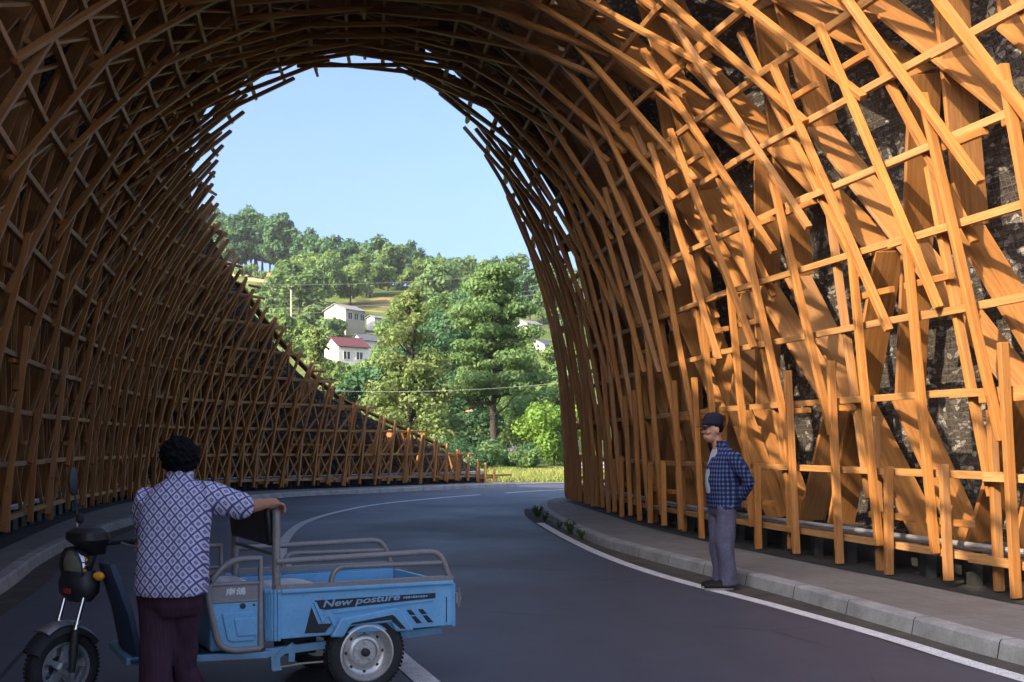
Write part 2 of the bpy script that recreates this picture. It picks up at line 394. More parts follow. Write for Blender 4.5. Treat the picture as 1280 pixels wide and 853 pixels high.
# ------------------------------------------------------------------ tunnel shell
PAIRS = [((-3.0, 2), (5.4, 4.8)), ((-4.8, 8), (3.9, 10.4)), ((-6.63, 14.7), (2.5, 16.3)), ((-8.0, 20.5), (1.9, 21.3)), ((-8.8, 25.5), (1.55, 24.6)), ((-8.7, 29.2), (1.42, 26.2)), ((-7.4, 32.3), (1.36, 27.2)), ((-5, 35.3), (1.34, 27.8)), ((-2.2, 38.4), (1.5, 28.6)), ((-.1, 40.3), (2.2, 29.6))]
LS = [p[0] for p in PAIRS]; RS = [p[1] for p in PAIRS]
HT, ZB = 10.0, .42
def S(t, th):
    L = cr(LS, t); Rr = cr(RS, t); c = (1 - math.cos(th)) / 2
    zb = ZB - .05 * max(0, min(1, (t - 6) / 2.7)) * (th < PI / 2)
    return V((L[0] + (Rr[0] - L[0]) * c, L[1] + (Rr[1] - L[1]) * c, zb + (HT - zb) * math.sin(th)))
def nrm(t, th):
    a = S(t + .05, th) - S(t - .05, th); b = S(t, min(PI, th + .03)) - S(t, max(0, th - .03))
    n = b.cross(a).normalized()
    C0 = (V((*cr(LS, t), 0)) + V((*cr(RS, t), 0))) / 2; C0.z = 3
    if n.dot(S(t, th) - C0) < 0: n = -n
    return n
def PT(t, th, off=0.0):
    p = S(t, th); return p + nrm(t, th) * off if off else p
NR = 32
_th = []
def _rows():
    n = 2000; acc = [0]; a, b = 5.0, HT - ZB
    for i in range(n):
        q = PI * (i + .5) / n; acc.append(acc[-1] + math.hypot(a * math.sin(q), b * math.cos(q)) * PI / n)
    for k in range(NR + 1):
        L = acc[-1] * k / NR; i = next(j for j, v in enumerate(acc) if v >= L - 1e-9); _th.append(PI * i / n)
_rows()
def TH(r):
    if r <= 0: return r * (_th[1] - _th[0])
    if r >= NR: return PI + (r - NR) * (_th[1] - _th[0])
    i = int(r); f = r - i
    return _th[i] + (_th[min(i + 1, NR)] - _th[i]) * f
TE_T = [9.0, 8.42, 7.86, 7.4, 6.95, 6.68, 6.44, 6.22, 5.99, 5.73, 5.47, 5.17, 4.85, 4.5, 4.26, 4.16, 4.09, 4.05, 4.05, 4.1, 4.14, 4.15, 4.2, 4.21, 4.18, 4.22, 4.25, 4.23, 4.22, 4.21, 4.15, 4.22, 4.31, 4.4, 4.59, 4.77, 5.03, 5.38, 5.5, 5.6, 5.7, 5.9, 6.2, 6.4, 6.6, 6.75, 6.85, 7.0, 7.1]
def TE(th): return lerp_tab([(PI * k / 48, v) for k, v in enumerate(TE_T)], th)
TN_T = [(0, -.9), (1.9, -.9), (2.2, -.25), (2.45, .1), (2.7, .3), (3.3, .6), (3.9, .65), (4.8, .7), (5.4, 1.1), (6, 1.8), (7, 1.75), (8, 1.45), (9, 1.05), (10, .5), (11, .42), (12, .4)]  # unseen near rim, shaped to sun the right wall and shade the road
def TN(th): return lerp_tab(TN_T, th / PI * 12)
def inside(t, th, e=0.0): return TN(th) - e <= t <= TE(th) + e
TAU = 1.6
def tt(t0, th): return t0 + TAU * math.sin(max(0, min(PI, th))) ** (2 if th < PI / 2 else 3.6)
ORG = (-3.5, 18.0, 0.0)
tunnel = empty('timber_tunnel', ORG)
tag(tunnel, 'golden timber lattice tunnel arching over the curving road', 'tunnel')
def score(p, q, w):
    p, q = V(p), V(q); m = (p + q) / 2
    if m.y < .8: return 0
    x, y = m.x / m.y * F, (m.z - 1.4) / m.y * F
    ins = 1.0 if (abs(x) < 640 and -295 < y < 558) else .02
    return ins * min((q - p).length, 2.5) * w / (m.y ** 2)
class Parts:
    """collects timbers; the 100 largest in view become parts, the rest one part"""
    def __init__(s, name, plural, m, bevel=.006): s.name, s.plural, s.m, s.items, s.bv = name, plural, m, [], bevel
    def add(s, p, q, up, w, d): s.items.append((score(p, q, max(w, d)), p, q, up, w, d))
    def finish(s, parent, org, lim=100):
        s.items.sort(key=lambda a: -a[0])
        for it in s.items[:lim]:
            mb = MB(); mb.beam(*it[1:]); mb.build(s.name, s.m, parent, bevel=s.bv, org=org, fixn=False)
        if len(s.items) > lim:
            mb = MB()
            for it in s.items[lim:]: mb.beam(*it[1:])
            tag(mb.build(s.plural, s.m, parent, org=org, fixn=False), kind='stuff')
fr = Parts('rib_batten', 'rib_battens', M['wood']); bk = Parts('back_batten', 'back_battens', M['wood'])
pu = Parts('purlin', 'purlins', M['purlin']); st = Parts('stub_block', 'stub_blocks', M['wood']); bd = Parts('bracing_board', 'bracing_boards', M['board'])
DT = .152; T0 = [-2.2 + DT * i for i in range(74)]
rnd = random.Random(3)
def rods(t0, shift, off, coll, stubs, w=.056, d=.080):
    r = -3.0 + shift
    side = 0
    while r < NR + 1:
        r0, r1 = r, r + 3.0; r += 3.0; side ^= 1
        a0 = max(r0 - .46 - rnd.uniform(0, .2), -.18 - rnd.uniform(0, .14)); a1 = min(r1 + .46 + rnd.uniform(0, .2), NR + .3 + rnd.uniform(0, .12))
        if a1 - a0 < .8: continue
        thm = TH((a0 + a1) / 2); tm = tt(t0, thm)
        if thm < 1.3 and tm > 2.5:   # cut the rods that meet the sloping edge instead of dropping them
            while a1 - a0 > .5 and not inside(tt(t0, TH(a1)), TH(a1), .03): a1 -= .15
            thm = TH((a0 + a1) / 2); tm = tt(t0, thm)
        if not inside(tm, thm, .02): continue
        while a1 - a0 > (.5 if thm < 1.3 else 1.0):   # trim the end that would run far past the mouth
            if not inside(tt(t0, TH(a1)), TH(a1), .05 if thm < .9 else rnd.choice((.06, .14, .24) if thm < 1.7 else (.1, .3, .55))): a1 -= .25
            elif not inside(tt(t0, TH(a0)), TH(a0), .05 if thm < .9 else rnd.choice((.06, .14, .24) if thm < 1.7 else (.1, .3, .55))): a0 += .25
            else: break
        if a1 - a0 < (.5 if thm < 1.3 else 1.1): continue
        thm = TH((a0 + a1) / 2); tm = tt(t0, thm)
        if thm < 1.15 and off > .1 and tm < 3.4: continue
        if thm < 1.25 and tm < 3.3 and off < .1 and round((t0 + 2.2) / DT) % 2: continue
        if thm > 1.75 and tm > 4.0 and (off > .1 or round((t0 + 2.2) / DT) % (2 if tm < 4.8 else 3)): continue
        sh = (.017 if thm > 1.3 else .010) * (1 if side else -1); tw = rnd.uniform(-.012, .03) * (1 if thm > 1.3 else .5)
        if a0 < .6 or a1 > NR - .6: tw *= .15
        th0, th1 = TH(a0), TH(a1)
        A = PT(tt(t0, th0) + sh - tw * (1 if thm < PI / 2 else -1), th0, off - .03); B = PT(tt(t0, th1) + sh + tw * (1 if thm < PI / 2 else -1), th1, off - .03)
        sag = (PT(tt(t0, thm), thm, off) - (A + B) / 2); up = nrm(tm, thm)
        A = A + up * sag.dot(up) * .35; B = B + up * sag.dot(up) * .35
        coll.add(A, B, up, w * (1.3 if thm < 1.25 and tm < 3.3 else 1), d)
        if stubs:
            for rr, sg in ((r0, -1), (r1, 1)):
                if rr < -.1 or rr > NR + .1: continue
                q = TH(rr); t = tt(t0, q) + sh
                if not inside(t, q, .1): continue
                p = PT(t, q, .085)
                al = (PT(t + .05, q) - PT(t - .05, q)).normalized()
                p = p + V((0, 0, -1)) * .074
                st.add(p - al * .22, p + al * rnd.uniform(.20, .28), nrm(t, q), .062, .075)
for i, t0 in enumerate(T0):
    rods(t0, 1.5 * (((i + 1) // 2) % 2), 0.0, fr, True)
    if i % 2 == 0: rods(t0 + DT * .5, 0.75, .185, bk, False, .056, .08)
# purlins, laid end past end
for k in range(NR + 1):
    q = TH(k); a, b = TN(q), TE(q) + .02; t = a - rnd.uniform(0, .3); j = 0
    while t < b:
        Lt = rnd.uniform(.62, .9); e = min(t + Lt, b + rnd.uniform(-.02, .06))
        if e - t > .08:
            n = 2 if t > 3.5 else 1
            for m_ in range(n):
                u0, u1 = t + (e - t) * m_ / n, t + (e - t) * (m_ + 1) / n
                p0, p1 = PT(u0, q, .088), PT(u1, q, .088)
                ex = (p1 - p0).normalized() * .08
                pu.add(p0 - ex, p1 + ex + V((0, 0, (.012 if j % 2 else -.012))), nrm((u0 + u1) / 2, q), .068, .092 - .006 * (j % 2))
        t = e; j += 1
# deep bracing boards between the lattice and the skin
for i in range(-14, 52):
    for r in range(-2, NR, 4):
        for s in (1, -1):
            ra = r + (2 if i % 2 else 0); rb = ra + 4.0
            a0, a1 = max(ra, .08), min(rb, NR - .08)
            if a1 - a0 < 1: continue
            def tq(x, th): return DT * 1.7 * i + s * DT * 1.7 * ((x - ra) / 4.0 - .5) * 1.15 + TAU * .5 * math.sin(th) ** 2
            q0, q1 = TH(a0), TH(a1); u0, u1 = tq(a0, q0), tq(a1, q1)
            if not (inside(u0, q0, 0) and inside(u1, q1, 0)):
                # keep the half that is inside
                am = (a0 + a1) / 2; qm = TH(am); um = tq(am, qm)
                if inside(u0, q0) and inside(um, qm): q1, u1 = qm, um
                elif inside(u1, q1) and inside(um, qm): q0, u0 = qm, um
                else: continue
            if q0 > 1.8 and u0 > 3.7: continue
            off = .54 + (.025 if s > 0 else -.025)
            A, B = PT(u0, q0, off), PT(u1, q1, off)
            bd.add(A, B, nrm((u0 + u1) / 2, (q0 + q1) / 2), .045, .34)
# thin zigzag webs behind the rods of the outer wall
wb = Parts('web_strut', 'web_struts', M['purlin'], .003)
for k in range(0, 16):
    q0, q1 = TH(k), TH(k + 1)
    for i in range(-4, 62):
        top = DT * (i + 1) + TAU * math.sin(q1) ** 2
        for a in (i, i + 2):
            if top < 3.0 and i % 2: continue
            lo = DT * (a + (.12 if a == i else -.12)) + TAU * math.sin(q0) ** 2
            if inside(lo, q0, -.02) and inside(top, q1, -.02): wb.add(PT(lo, q0, .15), PT(top + (-.015 if a == i else .015), q1, .15), nrm((lo + top) / 2, (q0 + q1) / 2), .044, .05)
for p in (fr, bk, pu, st, bd, wb): p.finish(tunnel, ORG)
# skin of stones behind wire mesh
mb = MB(); NU, NV = 96, 110; idx = {}; vs = []; uvs = []
for i in range(NU + 1):
    q = PI * i / NU; a = TN(q) + .58 * max(0, min(1, (q - .5) / .3)) * max(0, min(1, (2.3 - q) / .4)); b = TE(q) - .05 + .17 * max(0, min(1, (q - .35) / .3)) * max(0, min(1, (2.0 - q) / .3))  # skin starts behind the near rim so sun dapples through the lattice
    if q > 2.2: b -= 2.0 * min(1, (q - 2.2) / .5)
    for j in range(NV + 1):
        t = a + (b - a) * j / NV
        if j == NV: t += .035 * noise.noise(V((q * 40, 1, 0)))
        for layer in (0, 1): idx[i, j, layer] = len(vs) + layer
        p = PT(t, q, .98); nn = nrm(t, q)
        wob = .03 * noise.noise(p * 1.5)
        vs.append(p + nn * wob); vs.append(p + nn * (.12 + wob)); uvs.append(None)
uvc = {}
arcs = [0]
for i in range(NU): arcs.append(arcs[-1] + (S(3, PI * (i + 1) / NU) - S(3, PI * i / NU)).length)
for i in range(NU + 1):
    L = 0; prev = None
    for j in range(NV + 1):
        p = V(vs[idx[i, j, 0]])
        if prev is not None: L += (p - prev).length
        prev = p; uvc[i, j] = (L, arcs[i])
fs = []; us = []
for i in range(NU):
    for j in range(NV):
        c = [(i, j), (i, j + 1), (i + 1, j + 1), (i + 1, j)]
        for ly in (0, 1):
            fs.append([idx[a, b, ly] for a, b in c]); us.append([uvc[a, b] for a, b in c])
for i in range(NU):
    for j in (0, NV):
        fs.append([idx[i, j, 0], idx[i + 1, j, 0], idx[i + 1, j, 1], idx[i, j, 1]]); us.append([uvc[i, j], uvc[i + 1, j], uvc[i + 1, j], uvc[i, j]])
mb.add(vs, fs, us); mb.build('stone_cladding', M['clad'], tunnel, org=ORG)
# edge boards along the two mouths, base channel, plinth and feet
eb = MB()
for k in range(0, 96):
    q0, q1 = PI * k / 96, PI * (k + 1) / 96
    if .09 < q0 and q1 < .62: eb.beam(PT(TE(q0) - .02, q0, .5), PT(TE(q1) - .02, q1, .5), nrm(TE(q0), q0), .05, .30)
eb.build('edge_board', M['board'], tunnel, org=ORG, fixn=False)
def base_line(side, z, off, t0, t1, step=.1):
    out = []; t = t0
    while t <= t1:
        q = 0.0 if side == 0 else PI
        p = PT(t, q, off); p.z = z; out.append(p); t += step
    return out
for side, t1, t0 in ((0, 8.75, 0), (1, 6.3, -.3)):
    mb = MB(); mb.tube(base_line(side, .50, .26, t0, t1), .026, 8)
    mb.tube(base_line(side, .44, .34, t0, t1), .03, 6); mb.build('base_channel', M['galv'], tunnel, smooth=True, org=ORG)
    mb = MB(); L = base_line(side, .30, .62, t0, t1)
    for a, b in zip(L, L[1:]): mb.beam(a, b, (0, 0, 1), .10, .42)
    mb.build('base_plinth', M['darksteel'], tunnel, org=ORG)
    t = t0 + .02; posts = []
    while t < t1:
        p = PT(t, 0.0 if side == 0 else PI, .30); posts.append(p); t += .115
    for p in posts[:100]:
        mb = MB(); mb.box((p.x, p.y, .225), (.05, 0, 0), (0, .09, 0), (0, 0, .215)); mb.build('base_post', M['darksteel'], tunnel, org=ORG)

# ------------------------------------------------------------------ ground, road, pavements
def height(x, y):
    tab = [(0, 0), (62, 0), (80, .2), (100, .9), (130, 5.5), (160, 10.5), (190, 15.5), (230, 25), (270, 34), (320, 48), (360, 57), (400, 61), (500, 58), (700, 38), (2500, 20)]
    d = y
    h = lerp_tab(tab, d) if d > 0 else 0
    if y > 60:
        rel = x / y
        k = max(0, min(1, (rel + .22) / .26)); h *= 1 - .16 * k * min(1, max(0, (y - 160) / 200))
        k2 = max(0, min(1, (abs(x) - 150) / 500)); h *= 1 - .5 * k2
        if h > 2: h += 2.2 * noise.noise(V((x * .02, y * .025, 0))) * min(1, h / 12) + .8 * noise.noise(V((x * .07, y * .08, 3))) * min(1, h / 8)
    return h
def ground_mesh():
    xs = sorted(set([-2500, -1500, -900, -600, -420] + list(range(-330, -150, 20)) + list(range(-150, 151, 6)) + list(range(160, 340, 20)) + [420, 600, 900, 1500, 2500]))
    ys = sorted(set([-1500, -700, -300, -150, -70, -30, 0, 20, 40, 50] + list(range(60, 430, 6)) + [450, 480, 520, 600, 700, 900, 1300, 2500]))
    vs = [(x, y, height(x, y)) for y in ys for x in xs]; n = len(xs)
    fs = [(j * n + i, j * n + i + 1, (j + 1) * n + i + 1, (j + 1) * n + i) for j in range(len(ys) - 1) for i in range(n - 1)]
    mb = MB(); mb.add(vs, fs); tag(mb.build('terrain', M['terrain'], smooth='all'), 'grassy ground rising to a green hillside', 'terrain', kind='structure')
ground_mesh()
def offset(P, d):
    out = []
    for i, p in enumerate(P):
        a = P[max(0, i - 1)]; b = P[min(len(P) - 1, i + 1)]; tx, ty = b[0] - a[0], b[1] - a[1]; l = math.hypot(tx, ty)
        out.append((p[0] - ty / l * d, p[1] + tx / l * d))
    return out
def ribbon(name, A, B, z, m, label, cat, zb=None):
    mb = MB(); n = len(A); vs = [(p[0], p[1], z) for p in A] + [(p[0], p[1], zb if zb is not None else z) for p in B]
    L = [0]
    for i in range(1, n): L.append(L[-1] + math.dist(A[i], A[i - 1]))
    fs = []; us = []
    for i in range(n - 1):
        fs.append((i, i + 1, n + i + 1, n + i)); w0, w1 = math.dist(A[i], B[i]), math.dist(A[i + 1], B[i + 1])
        us.append([(L[i], 0), (L[i + 1], 0), (L[i + 1], w1), (L[i], w0)])
    mb.add(vs, fs, us); o = mb.build(name, m, fixn=False); return tag(o, label, cat, kind='structure')
CLP = [(9.0, -26), (3.6, -7), (1.3, 1.0), (-.51, 6.74), (-1.55, 10), (-2.66, 13.3), (-3.43, 17.3), (-3.8, 21.6), (-3.42, 26.2), (-2.5, 29.3), (-.92, 32.6), (1.67, 36.4), (6, 39.3), (14, 41.5), (32, 43), (90, 44)]
cl = spline(CLP, .5)
ribbon('road', offset(cl, 9.0), offset(cl, -8.0), .006, M['asphalt'], 'dark asphalt road curving through the tunnel', 'road')
i0 = min(range(len(cl)), key=lambda i: abs(cl[i][1] - 34.9) + (abs(cl[i][0] - .1)))
i1 = min(range(len(cl)), key=lambda i: math.dist(cl[i], (-.66, 33.2)))
ribbon('centre_line', offset(cl[:i1], .075), offset(cl[:i1], -.075), .0115, M['line'], 'worn white centre line curving along the road', 'road marking')
ribbon('centre_line', offset(cl[i1 + 2:], .075), offset(cl[i1 + 2:], -.075), .0115, M['line'], 'short white centre line beyond the tunnel mouth', 'road marking')
RK = [(7.6, -10), (5.3, 0), (4.2, 4), (3.24, 7.2), (2.9, 8.7), (2.49, 10.7), (2.02, 12.5), (1.57, 14.3), (1.22, 16), (.95, 18.4), (.78, 20.2), (.62, 22.6), (.6, 24.4), (.68, 26.2), (.95, 27.7), (1.5, 28.9), (2.3, 30.0), (4.5, 31.8), (8, 33.4)]
LK = [(2.6, -20), (-1.0, -6), (-2.6, 2), (-3.7, 6), (-4.8, 10.7), (-5.55, 13.4), (-6.2, 16.4), (-6.75, 20.4), (-7.05, 24.5), (-6.9, 28.2), (-6.0, 31.2), (-4.36, 33.5), (-2.6, 35.9), (-1.07, 37.8), (.2, 39.0)]
rk = spline(RK, .3); lk = spline(LK, .3)
ELP = [(7.2, -10), (4.9, 0), (3.9, 4), (3.06, 6.79), (2.75, 8.19), (2.28, 9.96), (1.83, 11.4), (1.44, 12.95), (1.11, 14.9), (.79, 17.6), (.51, 20.6)]
el = spline(ELP, .4)
ribbon('edge_line', offset(el, .07), offset(el, -.07), .0115, M['line'], 'thin white edge line beside the right kerb', 'road marking')
gi = [p for p in rk if p[1] < 25.5]
ribbon('gutter', offset(gi, .34), offset(gi, -.05), .009, M['dirt'], 'gritty gutter strip along the right kerb', 'gutter')
gi = [p for p in lk if p[1] < 33]
ribbon('gutter', offset(gi, .05), offset(gi, -.28), .009, M['dirt'], 'dusty gutter strip along the left kerb', 'gutter')
def kerb(P, side, label, h=.135, w=.16):
    A = P; B = offset(P, side * .02); C = offset(P, side * .035); D = offset(P, side * w)
    mb = MB(); n = len(A); L = [0]
    for i in range(1, n): L.append(L[-1] + math.dist(A[i], A[i - 1]))
    prof = [(A, 0.0), (B, h - .02), (C, h), (D, h)]
    for (P0, z0), (P1, z1) in zip(prof, prof[1:]):
        vs = [(p[0], p[1], z0) for p in P0] + [(p[0], p[1], z1) for p in P1]
        fs = [(i, i + 1, n + i + 1, n + i) for i in range(n - 1)]; us = [[(L[i], 0), (L[i + 1], 0), (L[i + 1], .1), (L[i], .1)] for i in range(n - 1)]
        mb.add(vs, fs, us)
    tag(mb.build('kerb', M['kerb'], fixn=False), label, 'kerb', kind='structure')
kerb(rk, -1, 'pale concrete kerb bounding the right pavement'); kerb(lk, 1, 'concrete kerb curving along the left pavement')
ribbon('pavement', offset(rk, -.16), [(p[0] + 4.0, p[1] + 1.5) if p[1] > 26 else q for p, q in zip(rk, offset(rk, -3.2))], .128, M['paver'], 'grey paved footway under the right timber wall', 'pavement')
ribbon('pavement', offset(lk, .16), offset(lk, 3.4), .128, M['paver'], 'grey paved footway under the left timber wall', 'pavement')
M['undershade'] = concrete('painted_undershade', (.018, .017, .016), (.04, .037, .033))  # near-black colour standing in for the shade under the walls
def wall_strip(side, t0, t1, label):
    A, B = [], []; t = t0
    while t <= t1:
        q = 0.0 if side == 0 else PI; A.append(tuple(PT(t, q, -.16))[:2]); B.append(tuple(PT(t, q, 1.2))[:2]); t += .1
    ribbon('shade_strip', A, B, .134, M['undershade'], label, 'soil')
wall_strip(0, -.8, 8.0, 'dark painted shade strip beneath the left timber wall'); wall_strip(1, .1, 5.2, 'dark painted shade strip beneath the right timber wall')
fk = offset(cl, 4.6)[i1 + 4:]
ribbon('verge_strip', fk, [(a, b + .35) for a, b in fk], .05, M['kerb'], 'pale concrete strip at the far road edge', 'verge')

M['bounce_ground'] = concrete('bounce_concrete', (.10, .099, .097), (.15, .147, .143))  # unseen ground behind the camera, added to bounce light into the tunnel
fc = [(-24, -1.5), (-8, -1.0), (-3.2, -.4), (1.0, -1.0), (5.0, -.8), (9.0, -.5), (26, -1.5)]
ribbon('bounce_ground', fc, [(a * 1.1, b - 45) for a, b in fc], .016, M['bounce_ground'], 'added unseen ground bouncing light into the near tunnel mouth', 'bounce_ground')

# ------------------------------------------------------------------ world, sun, camera
w = bpy.data.worlds.new('World'); SC.world = w; w.use_nodes = True
nt = w.node_tree; bg = nt.nodes['Background']; sky = nt.nodes.new('ShaderNodeTexSky'); sky.sky_type = 'NISHITA'; sky.sun_disc = False
EL, AZ = 30.0, 45.0
sky.sun_elevation = R(EL); sky.sun_rotation = R(180 + AZ); sky.air_density = .68; sky.dust_density = 6.0; sky.ozone_density = 4.0
nt.links.new(sky.outputs[0], bg.inputs[0]); bg.inputs[1].default_value = .147
ld = bpy.data.lights.new('sun', 'SUN'); ld.energy = 3.2; ld.angle = R(.5); ld.color = (1, .81, .58)
lo = bpy.data.objects.new('sun', ld); COL.objects.link(lo)
sd = V((-math.sin(R(AZ)) * math.cos(R(EL)), -math.cos(R(AZ)) * math.cos(R(EL)), math.sin(R(EL))))
lo.rotation_euler = sd.to_track_quat('Z', 'Y').to_euler(); lo.location = sd * 60
cd = bpy.data.cameras.new('camera'); cam = bpy.data.objects.new('camera', cd); COL.objects.link(cam); SC.camera = cam
cam.location = (0, 0, 1.4); cam.rotation_euler = (R(90), 0, 0); cd.sensor_width = 36; cd.lens = F / 1280 * 36
cd.shift_y = (558 - 426.5) / 1280; cd.clip_end = 6000; cd.clip_start = .05
vs_ = SC.view_settings; vs_.view_transform = 'Standard'; vs_.look = 'None'; vs_.gamma = 1; vs_.exposure = 1.76; vs_.use_curve_mapping = False
SC.cycles.max_bounces = 8; SC.cycles.diffuse_bounces = 6
#@@NEXT
# ------------------------------------------------------------------ vegetation
def leaf_cloud(centers, n, size, seed, spread, aspect=.55, up=.35):
    """many small leaf faces spread through clumps: centers = (x,y,z,r)"""
    rg = np.random.default_rng(seed)
    c = np.array(centers); wt = c[:, 3] ** 2; pick = rg.choice(len(c), n, p=wt / wt.sum())
    d = rg.normal(size=(n, 3)); d /= np.linalg.norm(d, axis=1)[:, None]
    rad = rg.random(n) ** .45
    pos = c[pick, :3] + d * (c[pick, 3] * rad)[:, None] * np.array(spread)
    nn = d + rg.normal(size=(n, 3)) * .55 + np.array([0, 0, up]); nn /= np.linalg.norm(nn, axis=1)[:, None]
    t = rg.normal(size=(n, 3)); t -= nn * (t * nn).sum(1)[:, None]; t /= np.linalg.norm(t, axis=1)[:, None]; b = np.cross(nn, t)
    s = size * (.6 + .8 * rg.random(n))[:, None]
    fold = nn * s * .22
    v = np.stack([pos - t * s, pos - b * s * aspect + fold, pos + t * s, pos + b * s * aspect + fold], 1).reshape(-1, 3)
    return v
def leaf_mesh(name, v, m):
    me = bpy.data.meshes.new(name); n = len(v) // 4
    me.vertices.add(len(v)); me.vertices.foreach_set('co', v.astype(np.float32).ravel())
    me.loops.add(n * 4); me.loops.foreach_set('vertex_index', np.arange(n * 4, dtype=np.int32))
    me.polygons.add(n); me.polygons.foreach_set('loop_start', np.arange(0, n * 4, 4, dtype=np.int32)); me.polygons.foreach_set('loop_total', np.full(n, 4, dtype=np.int32))
    me.update(); me.materials.append(m); return me
def crown_centers(kind, H, W, seed):
    r = random.Random(seed); out = []
    if kind == 'broad':
        for k in range(26):
            a = r.uniform(0, 2 * PI); u = r.random() ** .6; z = r.uniform(.30, .95); env = math.sin(PI * min(1, (z - .18) / .86) ** .8) ** .6
            out.append((math.cos(a) * u * env * W * .42, math.sin(a) * u * env * W * .42, z * H, W * r.uniform(.11, .19)))
    elif kind == 'conifer':
        for k in range(90):
            z = r.uniform(.06, .98); a = r.uniform(0, 2 * PI); env = (1.02 - z) ** .7
            u = r.uniform(.35, 1); out.append((math.cos(a) * u * env * W * .5, math.sin(a) * u * env * W * .5, z * H - .04 * H * u, W * (.05 + .13 * env)))
    elif kind == 'tiered':
        for k in range(11):
            z = .38 + .60 * k / 10; env = (1.06 - z) ** .42 * (1 if k % 2 else .82)
            for j in range(r.randint(4, 6)):
                a = r.uniform(0, 2 * PI); u = r.uniform(.25, 1); out.append((math.cos(a) * u * env * W * .46, math.sin(a) * u * env * W * .46, z * H + r.uniform(-.015, .015) * H, W * r.uniform(.09, .16)))
    elif kind == 'bush':
        for k in range(14):
            a = r.uniform(0, 2 * PI); u = r.random() ** .5; out.append((math.cos(a) * u * W * .38, math.sin(a) * u * W * .38, H * r.uniform(.2, .8), W * r.uniform(.14, .22)))
    return out
def make_tree(name, kind, H, W, m, n, size, seed, limbs=True):
    """returns (crown mesh, trunk mesh)"""
    c = crown_centers(kind, H, W, seed); sp = (1, 1, .42) if kind == 'tiered' else ((1, 1, .6) if kind == 'conifer' else (1, 1, .8))
    cm = leaf_mesh('crown', leaf_cloud(c, n, size, seed, sp), m)
    r = random.Random(seed + 9); mb = MB(); top = .9 if kind != 'bush' else .5
    pts = [(r.uniform(-.02, .02) * H * (k / 6), r.uniform(-.02, .02) * H * (k / 6), -.3 + top * H * k / 6) for k in range(7)]; r0 = .022 * H if kind != 'bush' else .015 * H
    mb.tube(pts, [r0 * (1.25 if k == 0 else 1 - k / 7.2) for k in range(7)], 8)
    for q in c[::2 if n < 3000 else 1]:
        z = max(.15 * H, q[2] - .12 * H * r.uniform(.4, 1.2)); f = min(.98, (z + .3) / (top * H)) * 6; i = min(5, int(f)); a = V(pts[i]).lerp(V(pts[i + 1]), f - i)
        e = V(q[:3]); mid = (a + e) / 2 + V((0, 0, -.02 * H)); mb.tube([a, mid, e], [r0 * .32, r0 * .22, r0 * .08], 5)
    me = mb.build('trunk', M['bark'], smooth='all'); tm = me.data; bpy.data.objects.remove(me); return cm, tm
def plant(name, meshes, loc, label, cat, group=None, rz=0, s=1.0, sz=None):
    e = empty(name, loc, rz); e.scale = (s, s, sz or s); tag(e, label, cat, group)
    for nm, me in zip(('crown', 'trunk'), meshes):
        o = bpy.data.objects.new(nm, me); COL.objects.link(o); o.parent = e
    return e
def gz(x, y): return height(x, y)
def spot(px, Y): x = at(px, Y); return (x, Y, gz(x, Y) - .1)
# the tall trees just beyond the far mouth
plant('tiered_tree', make_tree('a', 'tiered', 13.6, 9.6, M['leaf_mid'], 24000, .14, 11), spot(617, 80), 'tall tree with layered spreading boughs on a dark bare trunk', 'tree')
plant('broadleaf_tree', make_tree('b', 'broad', 13.4, 9.5, M['leaf_dark'], 20000, .16, 12), spot(567, 92), 'dense dark green tree with forked trunk behind the conifer', 'tree')
plant('broadleaf_tree', make_tree('b2', 'broad', 12.5, 8.4, M['leaf_mid'], 11000, .19, 22), spot(606, 104), 'bright green tree filling the gap between the tall trunks', 'tree')
plant('conifer', make_tree('c', 'conifer', 12.0, 7.6, M['leaf_yellow'], 20000, .13, 13), spot(512, 72), 'tall yellow green conifer tapering to a soft point', 'tree')
plant('broadleaf_tree', make_tree('d', 'broad', 6.6, 7.0, M['leaf_dark'], 11000, .17, 14), spot(462, 78), 'low dark green tree crowding the left of the conifer', 'tree')
plant('conifer', make_tree('e', 'conifer', 9.8, 5.2, M['leaf_yellow'], 5000, .15, 15), spot(396, 78), 'thin sparse olive conifer rising beside the tapering wall', 'tree')
plant('broadleaf_tree', make_tree('f', 'broad', 8.0, 8.5, M['leaf_mid'], 9000, .19, 16), spot(480, 112), 'rounded mid green tree hiding the foot of the red roofed house', 'tree')
plant('broadleaf_tree', make_tree('g', 'broad', 12.0, 11.0, M['leaf_light'], 9000, .24, 17), spot(520, 150), 'large pale green tree standing right of the beige house', 'tree')
plant('broadleaf_tree', make_tree('g2', 'broad', 13.0, 11.0, M['leaf_mid'], 9000, .24, 27), spot(560, 140), 'wide green tree behind the conifer tip', 'tree')
plant('bush', make_tree('h', 'bush', 4.6, 5.6, M['leaf_lime'], 6500, .13, 18), spot(693, 74), 'bright lime green bush beside the right wall end', 'bush')
plant('bush', make_tree('i', 'bush', 5.4, 7.0, M['leaf_mid'], 6500, .15, 19), spot(655, 88), 'mid green bush right of the bare trunk', 'bush')
plant('bush', make_tree('j', 'bush', 4.2, 5.4, M['leaf_dark'], 5200, .15, 20), spot(588, 82), 'dark bush at the foot of the forked tree', 'bush')
plant('bush', make_tree('k', 'bush', 3.4, 5.0, M['leaf_dark'], 4600, .15, 21), spot(540, 76), 'dark low bush behind the tapering wall tip', 'bush')
plant('bush', make_tree('l', 'bush', 6.0, 8.0, M['leaf_mid'], 5200, .18, 23), spot(668, 108), 'broad green bush on the bank near the white houses', 'bush')
